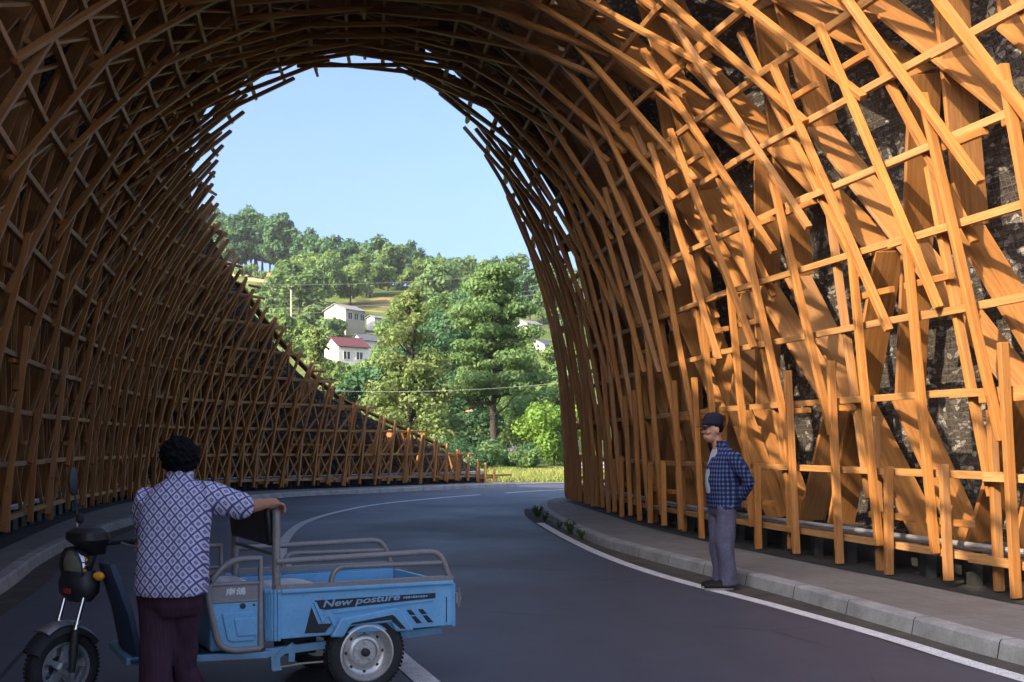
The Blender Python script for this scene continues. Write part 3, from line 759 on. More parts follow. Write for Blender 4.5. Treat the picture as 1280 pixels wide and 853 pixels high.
for k, (px, Y, hh) in enumerate(((572, 66, 1.9), (598, 68, 1.5), (634, 72, 1.8), (660, 70, 1.2))):
    plant('bush', make_tree('m%d' % k, 'bush', hh, hh * 2.1, M['leaf_dark' if k % 2 == 0 else 'leaf_mid'], 2200, .10, 31 + k), spot(px, Y), ['dark low bush at the meadow edge behind the wall tip', 'green low bush between the conifer and the bare trunk', 'dark low bush just right of the bare trunk', 'green low bush left of the lime green bush'][k], 'bush')
# woods on the hill
protos = {k: [make_tree(k, a, h, w_, M[m], n, sz, 40 + q * 7 + sd_) for sd_ in range(nv)] for q, (k, a, h, w_, m, n, sz, nv) in enumerate([
    ('dark', 'broad', 14, 12, 'leaf_dark', 2600, .55, 3), ('mid', 'broad', 11, 11, 'leaf_mid', 2200, .5, 3), ('light', 'broad', 9, 10, 'leaf_light', 2000, .46, 3), ('fir', 'conifer', 15, 7, 'leaf_dark', 1800, .5, 2), ('scrub', 'bush', 3.2, 5.5, 'leaf_mid', 700, .4, 2), ('palescrub', 'bush', 2.6, 5, 'leaf_light', 600, .38, 2)])}
LAB = {'dark': ('broadleaf_tree', 'dark green tree among the woods on the hillside', 'tree', 'dark trees on the hill'), 'mid': ('broadleaf_tree', 'mid green rounded tree on the hillside', 'tree', 'mid green trees on the hill'),
       'light': ('broadleaf_tree', 'light green rounded tree on the hillside', 'tree', 'light green trees on the hill'), 'fir': ('fir_tree', 'dark pointed fir among the hilltop trees', 'tree', 'firs on the hill'),
       'scrub': ('shrub', 'green shrub on the open hillside', 'shrub', 'green shrubs on the hill'), 'palescrub': ('shrub', 'pale green shrub on the open hillside', 'shrub', 'pale shrubs on the hill')}
rt = random.Random(21)
def hill(kind, px, Y, s=1.0):
    if 642 < px < 705 and 170 < Y < 262: return
    nm, lb, ct, gp = LAB[kind]; plant(nm, rt.choice(protos[kind]), spot(px, Y), lb, ct, gp, rt.uniform(0, 6.28), s * rt.uniform(.82, 1.18), s * rt.uniform(.85, 1.2))
for px in range(246, 352, 11): hill('dark', px + rt.uniform(-4, 4), 372 + rt.uniform(-12, 18), 1.28 if px < 330 else 1.1)
for px in range(246, 346, 12): hill('dark', px + rt.uniform(-4, 4), 360 + rt.uniform(-4, 4), 1.15)
for px in range(345, 410, 13): hill('dark' if rt.random() < .7 else 'fir', px, 372 + rt.uniform(-8, 22), 1.0)
for px in (352, 366, 384): hill('dark', px, 350 + rt.uniform(-6, 6), 1.15)
for px in range(405, 720, 11): hill(rt.choice(['dark', 'mid', 'fir', 'mid', 'dark']), px + rt.uniform(-4, 4), 380 + rt.uniform(-20, 24), rt.uniform(.62, .95))
for px in range(400, 720, 17): hill(rt.choice(['mid', 'dark', 'mid', 'light']), px + rt.uniform(-6, 6), 345 + rt.uniform(-14, 14), rt.uniform(.7, 1.0))
for px in range(392, 500, 15): hill(rt.choice(['light', 'mid', 'light']), px + rt.uniform(-5, 5), 300 + rt.uniform(-22, 22), rt.uniform(.95, 1.2))
for px in range(400, 480, 19): hill('dark', px + rt.uniform(-5, 5), 322 + rt.uniform(-6, 6), 1.0)
for px in range(505, 720, 17): hill(rt.choice(['mid', 'light', 'dark', 'mid']), px + rt.uniform(-6, 6), 285 + rt.uniform(-24, 24), rt.uniform(.7, 1.0))
for px in range(356, 402, 15): hill(rt.choice(['light', 'mid']), px + rt.uniform(-5, 5), 262 + rt.uniform(-16, 16), rt.uniform(.8, 1.05))
for px in range(505, 720, 21): hill(rt.choice(['mid', 'light']), px + rt.uniform(-6, 6), 215 + rt.uniform(-14, 14), rt.uniform(.6, .85))
for px in range(340, 400, 17): hill(rt.choice(['scrub', 'light']), px + rt.uniform(-6, 6), 190 + rt.uniform(-14, 14), .8)
for k in range(46): hill(rt.choice(['scrub', 'palescrub']), rt.uniform(280, 420), rt.uniform(200, 345), rt.uniform(.7, 1.3))
for k in range(26): hill(rt.choice(['scrub', 'palescrub', 'scrub']), rt.uniform(600, 720), rt.uniform(115, 200), rt.uniform(.6, 1.1))
for k in range(16): hill(rt.choice(['scrub', 'palescrub']), rt.uniform(400, 600), rt.uniform(120, 200), rt.uniform(.7, 1.1))
for px, Y in ((500, 178), (545, 172), (600, 160), (640, 150), (700, 170), (492, 205)): hill(rt.choice(['mid', 'light']), px, Y, .75)
# terraces of bare soil and a pale cut bank
def patch(name, pts, m, label, cat, z=.35):
    mb = MB(); rg = random.Random(5); P = []
    for k in range(36):
        a = 2 * PI * k / 36; rr = 1 + .22 * noise.noise(V((math.cos(a) * 1.7, math.sin(a) * 1.7, pts[0])))
        x, y = pts[0] + pts[2] * rr * math.cos(a), pts[1] + pts[3] * rr * math.sin(a); P.append((x, y))
    rings = [[(pts[0] + (x - pts[0]) * f, pts[1] + (y - pts[1]) * f) for x, y in P] for f in (1, .8, .6, .4, .2, .02)]
    mb.loft([[V((x, y, gz(x, y) + (z if i else -.6))) for x, y in rgx] for i, rgx in enumerate(rings)], False)
    return tag(mb.build(name, m, smooth='all'), label, cat, kind='structure')
patch('bare_terrace', (at(322, 338), 338, 10, 7), M['soil'], 'orange bare soil terrace below the dark hilltop trees', 'terrain')
patch('bare_terrace', (at(338, 322), 322, 8, 5), M['soil'], 'smaller orange soil terrace below the upper one', 'terrain')
patch('bare_terrace', (at(352, 232), 232, 8, 5), M['soil'], 'orange earth strip beside the utility pole', 'terrain')
patch('bare_terrace', (at(668, 128), 128, 9, 9), M['soil'], 'pale orange soil slope beside the right wall', 'terrain')
patch('stony_bank', (at(640, 100), 99, 6.5, 4), M['palestone'], 'pale stony bank behind the meadow', 'bank', .5)
# meadow beyond the road
rg = np.random.default_rng(4); n = 26000
gx = rg.uniform(-2, 9, n); gy = rg.uniform(44.2, 61, n) ; gx = gx * gy / 46
h = (.07 + .30 * rg.random(n) * (.4 + .6 * np.sin(gx * .9 + gy * .4) ** 2)); wd = .018 + .02 * rg.random(n); an = rg.uniform(0, 6.28, n); ln = rg.normal(size=(n, 2)) * .12
b0 = np.stack([gx, gy, np.zeros(n)], 1); dv = np.stack([np.cos(an) * wd, np.sin(an) * wd, np.zeros(n)], 1); tip = b0 + np.stack([ln[:, 0], ln[:, 1], h], 1); mid = (b0 + tip) / 2
me = leaf_mesh('meadow_grass', np.stack([b0 - dv, b0 + dv, tip + dv * .15, tip - dv * .15], 1).reshape(-1, 3), M['grass'])
o = bpy.data.objects.new('meadow_grass', me); COL.objects.link(o); tag(o, 'tall sunlit yellow green grass beyond the road', 'grass', kind='stuff')
# weeds in the right gutter
def weed(px_x, y, s, seed, label, group):
    r = random.Random(seed); mb = MB(); e = empty('weed', (px_x, y, .006)); tag(e, label, 'weed', group)
    st_ = MB(); L = []
    for k in range(7):
        a = r.uniform(0, 6.28); hgt = s * r.uniform(.5, 1); tx, ty = math.cos(a) * s * .35, math.sin(a) * s * .35
        st_.tube([(0, 0, 0), (tx * .4, ty * .4, hgt * .6), (tx, ty, hgt)], [.006, .004, .002], 5)
        for j in range(9): L.append((tx * j / 9, ty * j / 9, hgt * (j + 1) / 9.5, s * .13))
    st_.build('stem', M['weed'], e, smooth='all'); o = bpy.data.objects.new('foliage', leaf_mesh('foliage', leaf_cloud(L, 260, s * .07, seed, (1, 1, 1)), M['weed'])); COL.objects.link(o); o.parent = e
for k, (x, y, s) in enumerate(((.50, 22.3, .30), (.60, 20.9, .20), (.92, 18.0, .26), (1.04, 17.0, .2), (.80, 19.2, .15))):
    weed(x, y, s, 70 + k, ['tall green weed growing at the kerb corner', 'short weed just in front of the tall kerb corner weed', 'bushy weed in the gutter along the right kerb', 'low weed nearest the camera in the right gutter', 'small weed between the bushy weed and the kerb corner'][k], 'weeds in the gutter')
# ------------------------------------------------------------------ houses, pole, wires, barrier
def house(name, c, rz, w_, l_, h, rise, wallm, roofm, label, wins=(), over=.45, sc_=.66):
    e = empty(name, (c[0], c[1], c[2]), rz); tag(e, label, 'house'); e.scale = (sc_,) * 3
    mb = MB(); mb.prism([(-w_ / 2, -3), (w_ / 2, -3), (w_ / 2, h), (0, h + rise), (-w_ / 2, h)], lambda a, b: V((a, -l_ / 2, b)), lambda a, b: V((a, l_ / 2, b)))
    mb.build('wall', wallm, e)
    mb = MB(); sl = math.hypot(w_ / 2, rise)
    for s in (-1, 1):
        d = V((s * w_ / 2, 0, -rise)).normalized(); up = V((s * rise, 0, w_ / 2)).normalized()
        mb.box(V((0, 0, h + rise)) + d * (sl + over) / 2 + up * .10, d * (sl + over) / 2, V((0, l_ / 2 + over, 0)), up * .09)
    mb.box((0, 0, h + rise + .16), (.14, 0, 0), (0, l_ / 2 + over, 0), (0, 0, .08)); mb.build('roof', roofm, e)
    for (sd_, u, z, ww, hh) in wins:
        mb = MB(); gl = MB()
        if sd_ == 'e': p, ax, nn = V((w_ / 2, u, z)), V((0, 1, 0)), V((1, 0, 0))
        elif sd_ == 'w': p, ax, nn = V((-w_ / 2, u, z)), V((0, 1, 0)), V((-1, 0, 0))
        else: p, ax, nn = V((u, -l_ / 2, z)), V((1, 0, 0)), V((0, -1, 0))
        up = V((0, 0, 1))
        for s in (-1, 0, 1): mb.box(p + ax * s * ww / 2 + nn * .03, ax * .05, nn * .05, up * hh / 2)
        for s in (-1, 1): mb.box(p + up * s * hh / 2 + nn * .03, up * .05, nn * .06, ax * (ww / 2 + .08))
        f = mb.build('window', M['white_wall'], e); gl.box(p + nn * .02, ax * ww / 2, nn * .015, up * hh / 2); gl.build('pane', M['glass'], f)
    return e
def hs(px, Y, base_py): return (at(px, Y), Y, 1.4 + (558 - base_py) * Y / F)
house('house', hs(431, 228, 425), R(-36), 7.6, 7.0, 7.3, 1.5, M['beige_wall'], M['tile_grey'], 'beige two storey house with grey roof and dark balcony windows', [('e', -2.0, 5.7, 1.5, 1.7), ('e', .2, 5.7, 1.5, 1.7), ('e', 2.4, 5.7, 1.5, 1.7)], sc_=.78)
house('house', hs(433, 186, 462), R(-52), 6.0, 7.0, 4.6, 1.9, M['white_wall'], M['tile_red'], 'white house with maroon roof below the beige house', [('e', -1.6, 2.7, 1.6, 1.6), ('e', 1.4, 2.7, 1.6, 1.6)], sc_=.78)
house('house', hs(462, 200, 446), R(-50), 5.5, 8.0, 4.0, 1.7, M['white_wall'], M['tile_dark'], 'white house with dark slate roof behind the maroon roof', [('s', .5, 2.4, 1.5, 1.4)])
house('house', hs(470, 235, 412), R(-40), 3.5, 4.5, 3.4, .7, M['white_wall'], M['tile_grey'], 'small white outbuilding beside the beige house', [])
house('house', hs(660, 250, 417), R(-40), 5.5, 7.5, 2.9, 1.3, M['white_wall'], M['tile_grey'], 'small white house highest beside the right timber wall', [('s', 0, 1.7, 1.4, 1.2)])
house('house', hs(680, 205, 452), R(-35), 5.5, 7.5, 4.2, 1.4, M['white_wall'], M['tile_dark'], 'white house half hidden by the right wall edge', [('s', -.6, 2.4, 1.5, 1.4), ('w', 0, 2.4, 1.4, 1.4)])
house('house', hs(616, 240, 424), R(-30), 4.2, 5.5, 3.0, 1.1, M['beige_wall'], M['tile_red'], 'small peach house peeping through the tiered tree', [])
house('house', hs(600, 128, 553), R(-60), 4.5, 6.5, 2.6, 1.0, M['beige_wall'], M['tile_dark'], 'low house with blue grey roof between the tree trunks', [('s', .6, 1.4, 1.1, 1.1)])
house('house', hs(405, 150, 532), R(-50), 4.0, 5.0, 2.8, 1.0, M['beige_wall'], M['tile_red'], 'low red roofed house above the tapering timber edge', [])
e = empty('utility_pole', hs(364, 216, 425)); tag(e, 'thin pale concrete utility pole on the left slope', 'utility pole')
mb = MB(); mb.tube([(0, 0, -1), (0, 0, 9.5)], [.2, .13], 8); mb.build('pole', M['palestone'], e, smooth=True); mb = MB(); mb.box((0, 0, 8.9), (.9, 0, 0), (0, .06, 0), (0, 0, .07)); mb.build('crossarm', M['bark'], e)
for label, (xa, ya, Ya), (xb, yb, Yb) in (('topmost pale power cable across the dark hill trees', (180, 352, 190), (820, 318, 230)), ('upper of the two close cables above the beige roof', (180, 385, 170), (820, 338, 210)), ('lower of the two close cables above the beige roof', (180, 392, 170), (820, 343, 210)), ('low cable crossing the tall trees', (380, 487, 66), (820, 463, 66))):
    A = V((at(xa, Ya), Ya, 1.4 + (558 - ya) * Ya / F)); B = V((at(xb, Yb), Yb, 1.4 + (558 - yb) * Yb / F)); mb = MB()
    mb.tube([A.lerp(B, k / 16) - V((0, 0, 2.4 * (1 - (2 * k / 16 - 1) ** 2) * (A - B).length / 90)) for k in range(17)], .00012 * A.y, 5)
    tag(mb.build('power_cable', M['cable'], smooth='all'), label, 'cable')
e = empty('crash_barrier', (2.6, 47.5, 0), R(8)); tag(e, 'grey steel crash barrier with a yellow striped end post', 'barrier')
mb = MB(); mb.loft([[V((x, y, z)) for y, z in ((0, .42), (-.06, .48), (0, .56), (-.06, .64), (0, .72), (.03, .72), (.03, .42))] for x in (0, 8)]); mb.build('rail', M['galv'], e)
for x in (.25, 2.2, 4.2, 6.2):
    mb = MB(); mb.box((x, .09, .33), (.05, 0, 0), (0, .05, 0), (0, 0, .36)); mb.build('post', M['galv'], e)
mb = MB(); mb.prism([(-.32, .05), (-.02, .05), (-.02, .85), (-.32, .85)], lambda a, b: V((a, -.06, b)), lambda a, b: V((a, 0, b))); ep = mb.build('end_marker', M['yellow'], e)
mb = MB()
for z in (.15, .42, .69): mb.prism([(-.32, z), (-.02, z + .14), (-.02, z + .02), (-.32, z - .12)], lambda a, b: V((a, -.068, b)), lambda a, b: V((a, -.062, b)))
mb.build('stripe', M['black'], ep)
#@@TRIKE
# ------------------------------------------------------------------ cargo tricycle (local: x forward, y towards its left side, z up)
TRZ = R(180 + 28); TRO = (-1.037, 6.835, .006)
trike = empty('cargo_tricycle', TRO, TRZ)
tag(trike, 'light blue electric cargo tricycle with an empty load bed, standing on the road', 'tricycle')
def sm(P, n=6):
    """rounded polyline through the corner points P (x,y,z,r): r = corner radius"""
    out = []
    for i, p in enumerate(P):
        c = V(p[:3]); r = p[3] if len(p) > 3 else 0
        if i in (0, len(P) - 1) or r == 0: out.append(c); continue
        a, b = V(P[i - 1][:3]), V(P[i + 1][:3]); d0 = (a - c).normalized(); d1 = (b - c).normalized()
        p0, p1 = c + d0 * r, c + d1 * r
        for k in range(n + 1):
            f = k / n; out.append((p0 * (1 - f) + c * f) * (1 - f) + (c * (1 - f) + p1 * f) * f)
    return out
BW = .47
# load bed: floor, front wall, two sides, tailgate, with a rolled lip
mb = MB()
def bedpanel(a, b, z0, z1, th=.022): mb.beam((a[0], a[1], (z0 + z1) / 2), (b[0], b[1], (z0 + z1) / 2), (0, 0, 1), th, z1 - z0)
mb.box((.02, 0, .352), (.545, 0, 0), (0, BW - .02, 0), (0, 0, .012))
for s in (-1, 1):
    bedpanel((-.53, s * (BW - .012)), (.50, s * (BW - .012)), .345, .588)
bedpanel((.56, -BW + .07), (.56, BW - .07), .335, .60)
for s in (-1, 1):   # rounded front corners
    L = [V((.57 - .07 + .07 * math.sin(a), s * (BW - .07 + .07 * math.cos(a)), 0)) for a in [PI / 2 * k / 6 for k in range(7)]]
    for a, b in zip(L, L[1:]): bedpanel((a.x, a.y), (b.x, b.y), .335, .60)
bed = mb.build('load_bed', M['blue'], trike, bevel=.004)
mb = MB(); mb.beam((-.548, -BW + .02, .46), (-.548, BW - .02, .46), (0, 0, 1), .022, .255); tg = mb.build('tailgate', M['blue'], trike, bevel=.004)
mb = MB()
for s in (-1, 1): mb.box((-.565, s * (BW - .03), .50), (.008, 0, 0), (0, .02, 0), (0, 0, .03)); mb.tube([(-.575, s * (BW - .01), .56), (-.585, s * (BW - .01), .50), (-.572, s * (BW - .01), .45)], .006, 6)
mb.build('latch', M['tubegrey'], tg, smooth=True)
mb = MB(); pth = sm([(-.53, BW, .598), (.57, BW, .604, .07), (.57, -BW, .604, .07), (-.53, -BW, .598)], 6)
for a, b in zip(pth, pth[1:]): mb.beam(a, b, (0, 0, 1), .034, .026)
mb.build('bed_lip', M['blue'], trike, bevel=.008)
for s in (-1, 1):
    f0 = lambda a, b, s=s: V((a, s * (BW - .002), b)); f1 = lambda h: (lambda a, b, s=s: V((a, s * (BW + h), b)))
    def pr(P, h, name, m, par, bev=.004):
        q = MB(); q.prism(P, f0, f1(h)); return q.build(name, m, par, bevel=bev)
    arch = pr([(.225, .335), (.165, .438), (-.165, .474), (-.192, .468), (-.275, .337), (-.165, .339), (-.132, .393), (.112, .389), (.150, .330)], .030, 'wheel_arch', M['blue'], trike, .010)
    pr([(.112, .398), (.10, .409), (-.143, .437), (-.150, .410)], .0325, 'arch_decal', M['decal'], arch, 0)
    pr([(-.150, .432), (-.222, .352), (-.188, .354), (-.134, .402)], .0325, 'arch_decal', M['decal'], arch, 0)
    rib = pr([(.335, .510), (.31, .535), (.262, .452), (.22, .455), (.245, .405), (.225, .405), (.18, .478), (-.43, .512), (-.43, .503), (.25, .466), (.302, .452)], .010, 'pressed_rib', M['blue'], bed, .004) if False else None
    dec = pr([(.31, .543), (-.42, .541), (-.42, .512), (.25, .487), (.288, .497)], .002, 'decal_strip', M['decal'], trike, 0)
    pr([(.327, .508), (.287, .412), (.205, .409), (.25, .362), (.365, .366)], .002, 'decal_wedge', M['decal'], trike, 0)
    pr([(.318, .535), (.300, .535), (.250, .425), (.268, .418)], .009, 'pressed_rib', M['blue'], bed, .003)
    pr([(.262, .462), (.215, .478), (-.40, .506), (-.40, .496), (.21, .462), (.17, .372), (.19, .368), (.23, .448), (.262, .440)], .009, 'pressed_rib', M['blue'], bed, .003)
    for dx in (0, -.072):
        for z0, z1 in ((.372, .415), (.423, .453)):
            k = lambda z: -.3 - (.374 - z) * .82 * -1 - .0 + (z - .374) * 0
            xa = lambda z: -.300 + (z - .373) * .78; 
            pr([(xa(z0) + dx, z0), (xa(z1) + dx, z1), (xa(z1) + dx - .028, z1), (xa(z0) + dx - .034, z0)], .002, 'side_slot', M['decal'], trike, 0)
    q = MB(); q.box((-.49, s * (BW + .001), .44), (.002, 0, 0), (0, .0025, 0), (0, 0, .075)); q.build('hinge_seam', M['decal'], trike)
def lettering(name, txt, h, loc, mtx, m, par, shear=0.0, extr=.0012, width=None, bold=0.0):
    cu = bpy.data.curves.new(name, 'FONT'); cu.body = txt; cu.size = h; cu.shear = shear; cu.extrude = extr; cu.align_x = 'LEFT'; cu.offset = bold
    o = bpy.data.objects.new(name, cu); COL.objects.link(o); dg = bpy.context.evaluated_depsgraph_get(); dg.update()
    me = bpy.data.meshes.new_from_object(o.evaluated_get(dg)); bpy.data.objects.remove(o)
    if width and len(me.vertices):
        xs = [v.co.x for v in me.vertices]; k = width / (max(xs) - min(xs)); x0 = min(xs)
        for v in me.vertices: v.co.x = (v.co.x - x0) * k
    me.transform(Matrix.Translation(loc) @ mtx); me.materials.clear(); me.materials.append(m)
    o = bpy.data.objects.new(name, me); COL.objects.link(o); o.parent = par; return o
# seen from the left side: text runs towards the rear (-x), up is z, faces +y
def side_m(tilt=0.0): return Matrix(((-math.cos(tilt), math.sin(tilt), 0, 0), (0, 0, 1, 0), (math.sin(tilt), math.cos(tilt), 0, 0), (0, 0, 0, 1)))
lettering('lettering', 'New posture', .052, V((.262, BW + .0035, .503)), side_m(.030), M['letter'], dec, .25, .0012, .46, .0011)
lettering('lettering', 'ELECTRIC VEHICLE', .016, V((-.215, BW + .0035, .522)), side_m(.02), M['letter'], dec, .2, .0012, .16) if False else None
for k in range(9):
    pass
mb = MB()
for k in range(10):
    x = -.222 - k * .0155; mb.box((x, BW + .0035, .5265), (.0058, 0, 0), (0, .0012, 0), (0, 0, .0065 if k % 3 else .0045))
mb.build('small_lettering', M['letter'], dec)
# side rails and headboard frame
for s in (-1, 1):
    y = s * (BW - .012)
    mb = MB(); mb.tube(sm([(.52, y, .766), (-.455, y, .782, .075), (-.522, y, .60)]), .018, 10)
    mb.tube(sm([(.215, y, .615), (.19, y, .72, .06), (-.46, y, .714)]), .0155, 10)
    mb.beam((.53, y + s * .006, .622), (-.53, y + s * .006, .620), (0, 0, 1), .036, .034)
    mb.build('side_rail', M['tubegrey'], trike, smooth=True)
mb = MB(); y = BW - .03
mb.tube(sm([(.515, y, .60), (.515, y, 1.055, .05), (.515, -y, 1.055, .05), (.515, -y, .60)], 8), .0225, 12); mb.tube([(.515, y, .80), (.515, -y, .80)], .011, 8); mb.build('headboard_frame', M['tubegrey'], trike, smooth=True)
mb = MB(); mb.box((.528, 0, .962), (.034, 0, -.006), (0, BW - .06, 0), (.012, 0, .112)); mb.build('backrest_pad', M['vinyl'], trike, bevel=.022, segs=4, smooth=True)
# cab: side doors, seat, floor, leg shield
for s in (-1, 1):
    y = s * (BW - .03)
    mb = MB(); P = [(.603, y, .300, .0), (.603, y, .790, .0), (.76, y, .786, .06), (.848, y, .71, .05), (.893, y, .63, .05), (.872, y, .52, .03), (.826, y, .325, .05), (.74, y, .298, .03), (.603, y, .300)]
    mb.tube(sm(P), .018, 10); mb.tube([(.60, y, .656), (.884, y, .656)], .012, 8); mb.tube([(.60, y, .562), (.876, y, .562)], .008, 8)
    d = mb.build('side_door', M['tubegrey'], trike, smooth=True)
    q = MB(); q.prism([(.606, .565), (.606, .652), (.880, .652), (.872, .565)], lambda a, b: V((a, y - .004 * s, b)), lambda a, b: V((a, y + .004 * s, b))); pl = q.build('name_plate', M['tubegrey'], d)
    q = MB(); q.prism([(.606, .305), (.606, .558), (.872, .558), (.822, .318), (.76, .305)], lambda a, b: V((a, y - .006 * s, b)), lambda a, b: V((a, y + .002 * s, b))); pn = q.build('door_panel', M['blue'], d)
    q = MB(); q.prism([(.64, .345), (.64, .505), (.815, .505), (.785, .36), (.76, .345)], lambda a, b: V((a, y, b)), lambda a, b: V((a, y + .014 * s, b))); q.build('pressed_panel', M['blue'], pn, bevel=.012, segs=3)
    q = MB(); q.prism([(.625, .37), (.625, .475), (.755, .475), (.735, .37)], lambda a, b: V((a, y, b)), lambda a, b: V((a, y + .020 * s, b))); q.build('pressed_panel', M['blue'], pn, bevel=.010, segs=3)
    q = MB(); q.lathe((.70, y, .535), (0, s, 0), [(0, .016), (.006, .016), (.006, .008), (.009, .008), (.009, 0)], 16); q.lathe((.64, y, .537), (0, s, 0), [(0, .007), (.006, .007), (.006, 0)], 12); q.build('lock', M['black'], d, smooth=True)
    if s > 0: lettering('characters', '\u5357\u9d3f', .042, V((.790, y + .0055, .600)), side_m(), M['white'], pl, .1, .001, .105, .0004)
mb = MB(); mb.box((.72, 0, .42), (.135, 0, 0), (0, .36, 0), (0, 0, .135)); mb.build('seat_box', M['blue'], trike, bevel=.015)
mb = MB(); mb.box((.73, 0, .585), (.155, 0, 0), (0, .38, 0), (0, 0, .032)); mb.build('seat', M['vinyl'], trike, bevel=.022, segs=4, smooth=True)
mb = MB(); mb.box((.90, 0, .268), (.36, 0, 0), (0, .36, 0), (0, 0, .010)); mb.build('footboard', M['navy'], trike, bevel=.004)
mb = MB()
for s in (-1, 1):
    mb.beam((1.26, s * .30, .262), (.555, s * .43, .262), (0, 0, 1), .045, .036); mb.beam((.57, s * .40, .268), (-.52, s * .33, .30), (0, 0, 1), .035, .045)
mb.beam((.56, -.43, .262), (.56, .43, .262), (0, 0, 1), .035, .036); mb.beam((1.26, -.30, .262), (1.26, .30, .262), (0, 0, 1), .035, .036); mb.beam((-.40, -.33, .30), (-.40, .33, .30), (0, 0, 1), .035, .04)
mb.build('chassis', M['blue'], trike, bevel=.004)
mb = MB(); mb.beam((.515, .415, .25), (.512, .415, .172), (1, 0, 0), .02, .05); mb.beam((.50, .41, .245), (.41, .41, .30), (0, 0, 1), .02, .03); mb.beam((.415, .40, .30), (.42, .40, .205), (1, 0, 0), .018, .035)
for z in (.235, .205): mb.tube([(.513, .42, z), (.513, .432, z)], .006, 6)
mb.tube([(.53, .42, .170), (.48, .42, .172)], .008, 6); mb.build('step_bracket', M['blue'], trike)
mb = MB(); mb.tube([(.515, .39, .176), (.36, .37, .182), (.22, .36, .180)], .0055, 6); mb.build('brake_rod', M['palestone'], trike, smooth=True)
mb = MB(); mb.tube([(0, -.36, .228), (0, .36, .228)], .028, 10); mb.ell((0, .03, .225), .10, .13, .095); mb.lathe((.02, .10, .225), (0, 1, 0), [(0, .07), (.12, .07), (.12, 0)], 20)
for s in (-1, 1): mb.tube([(.30, s * .30, .28), (.10, s * .30, .255), (-.10, s * .30, .255), (-.38, s * .30, .285)], .016, 6)
mb.build('rear_axle', M['darksteel'], trike, smooth=True)
mb = MB(); mb.box((.33, .18, .27), (.10, 0, 0), (0, .09, 0), (0, 0, .055)); mb.build('battery_box', M['darksteel'], trike, bevel=.01)
def tyre_prof(r, rr, wd):
    return [(-wd * .36, rr - .006), (-wd * .47, rr + .006), (-wd * .5, (r + rr) / 2 + .006), (-wd * .44, r - .016), (-wd * .30, r - .003), (0, r), (wd * .30, r - .003), (wd * .44, r - .016), (wd * .5, (r + rr) / 2 + .006), (wd * .47, rr + .006), (wd * .36, rr - .006)]
for s in (-1, 1):
    e = empty('rear_wheel', (0, s * .415, .226)); e.parent = trike
    mb = MB(); mb.lathe((0, 0, 0), (0, s, 0), tyre_prof(.226, .150, .112), 48, caps=False)
    for k in range(60):   # tread blocks
        a = 2 * PI * k / 60; c = V((math.cos(a), 0, math.sin(a))); t = V((-math.sin(a), 0, math.cos(a)))
        for u in (-.028, .028): mb.box(c * .2255 + V((0, u, 0)), t * .0075, V((0, .018, 0)), c * .003)
    mb.build('tyre', M['rubber'], e, smooth=True)
    mb = MB(); mb.lathe((0, 0, 0), (0, s, 0), [(-.05, .152), (.050, .153), (.054, .160), (.056, .150), (.042, .140), (.020, .132), (.006, .118), (.004, .104), (.016, .098), (.024, .082), (.024, .074), (.012, .066), (.012, .040), (.018, .036), (.018, 0)], 48)
    rim = mb.build('rim', M['steel'], e, smooth=True)
    mb = MB(); mb.lathe((0, s * .016, 0), (0, s, 0), [(0, .024), (.026, .023), (.030, .018), (.030, 0)], 20); mb.build('hub_cap', M['darksteel'], rim, smooth=True)
    for k in range(5):
        mb = MB()
        a = 2 * PI * k / 5 + .3; mb.lathe((.052 * math.cos(a), s * .012, .052 * math.sin(a)), (0, s, 0), [(0, .0085), (.009, .0085), (.009, .004), (.016, .004), (.016, 0)], 6)
        mb.build('wheel_nut', M['steel'], rim)
    mb = MB()
    for k in range(8):
        a = 2 * PI * k / 8; mb.lathe((.112 * math.cos(a), s * .0042, .112 * math.sin(a)), (0, s, 0), [(0, .010), (.002, .010), (.002, 0)], 10)
    mb.lathe((.03, s * .02, .125), (0, s, 0), [(0, .008), (.02, .006), (.02, 0)], 8); mb.build('rim_hole', M['black'], rim)
# steered front: u forward, v left, about the wheel centre
STE = R(26); FP = V((1.557, 0, 0))
fe = Matrix.Translation(FP) @ Matrix.Rotation(STE, 4, 'Z')
def W3(u, v, z): return fe @ V((u, v, z))
def wv(u, v, z): return fe.to_3x3() @ V((u, v, z))
wc = W3(0, 0, .205)
e = empty('front_wheel', wc, STE); e.parent = trike
mb = MB(); mb.lathe((0, 0, 0), (0, 1, 0), tyre_prof(.205, .140, .085), 44, caps=False)
for k in range(56):
    a = 2 * PI * k / 56; c = V((math.cos(a), 0, math.sin(a))); t = V((-math.sin(a), 0, math.cos(a)))
    for u in (-.02, .02): mb.box(c * .2045 + V((0, u, 0)), t * .007, V((0, .013, 0)), c * .003)
mb.build('tyre', M['rubber'], e, smooth=True)
mb = MB(); mb.lathe((0, 0, 0), (0, 1, 0), [(-.036, .128), (-.036, .144), (-.028, .138), (.028, .138), (.036, .144), (.036, .128), (.03, .124), (-.03, .124), (-.036, .128)], 44); mb.lathe((0, -.04, 0), (0, 1, 0), [(0, 0), (0, .034), (.08, .034), (.08, 0)], 24)
for k in range(5):
    a = 2 * PI * k / 5 + .5; c = V((math.cos(a), 0, math.sin(a))); t = V((-math.sin(a), 0, math.cos(a)))
    mb.loft([[c * .028 + t * x + V((0, y, 0)) for x, y in ((-.022, -.02), (.022, -.02), (.022, .02), (-.022, .02))], [c * .08 + t * x + V((0, y, 0)) for x, y in ((-.013, -.014), (.013, -.014), (.013, .014), (-.013, .014))], [c * .128 + t * x + V((0, y, 0)) for x, y in ((-.026, -.012), (.026, -.012), (.026, .012), (-.026, .012))]])
mb.build('rim', M['alloy'], e, smooth=True)
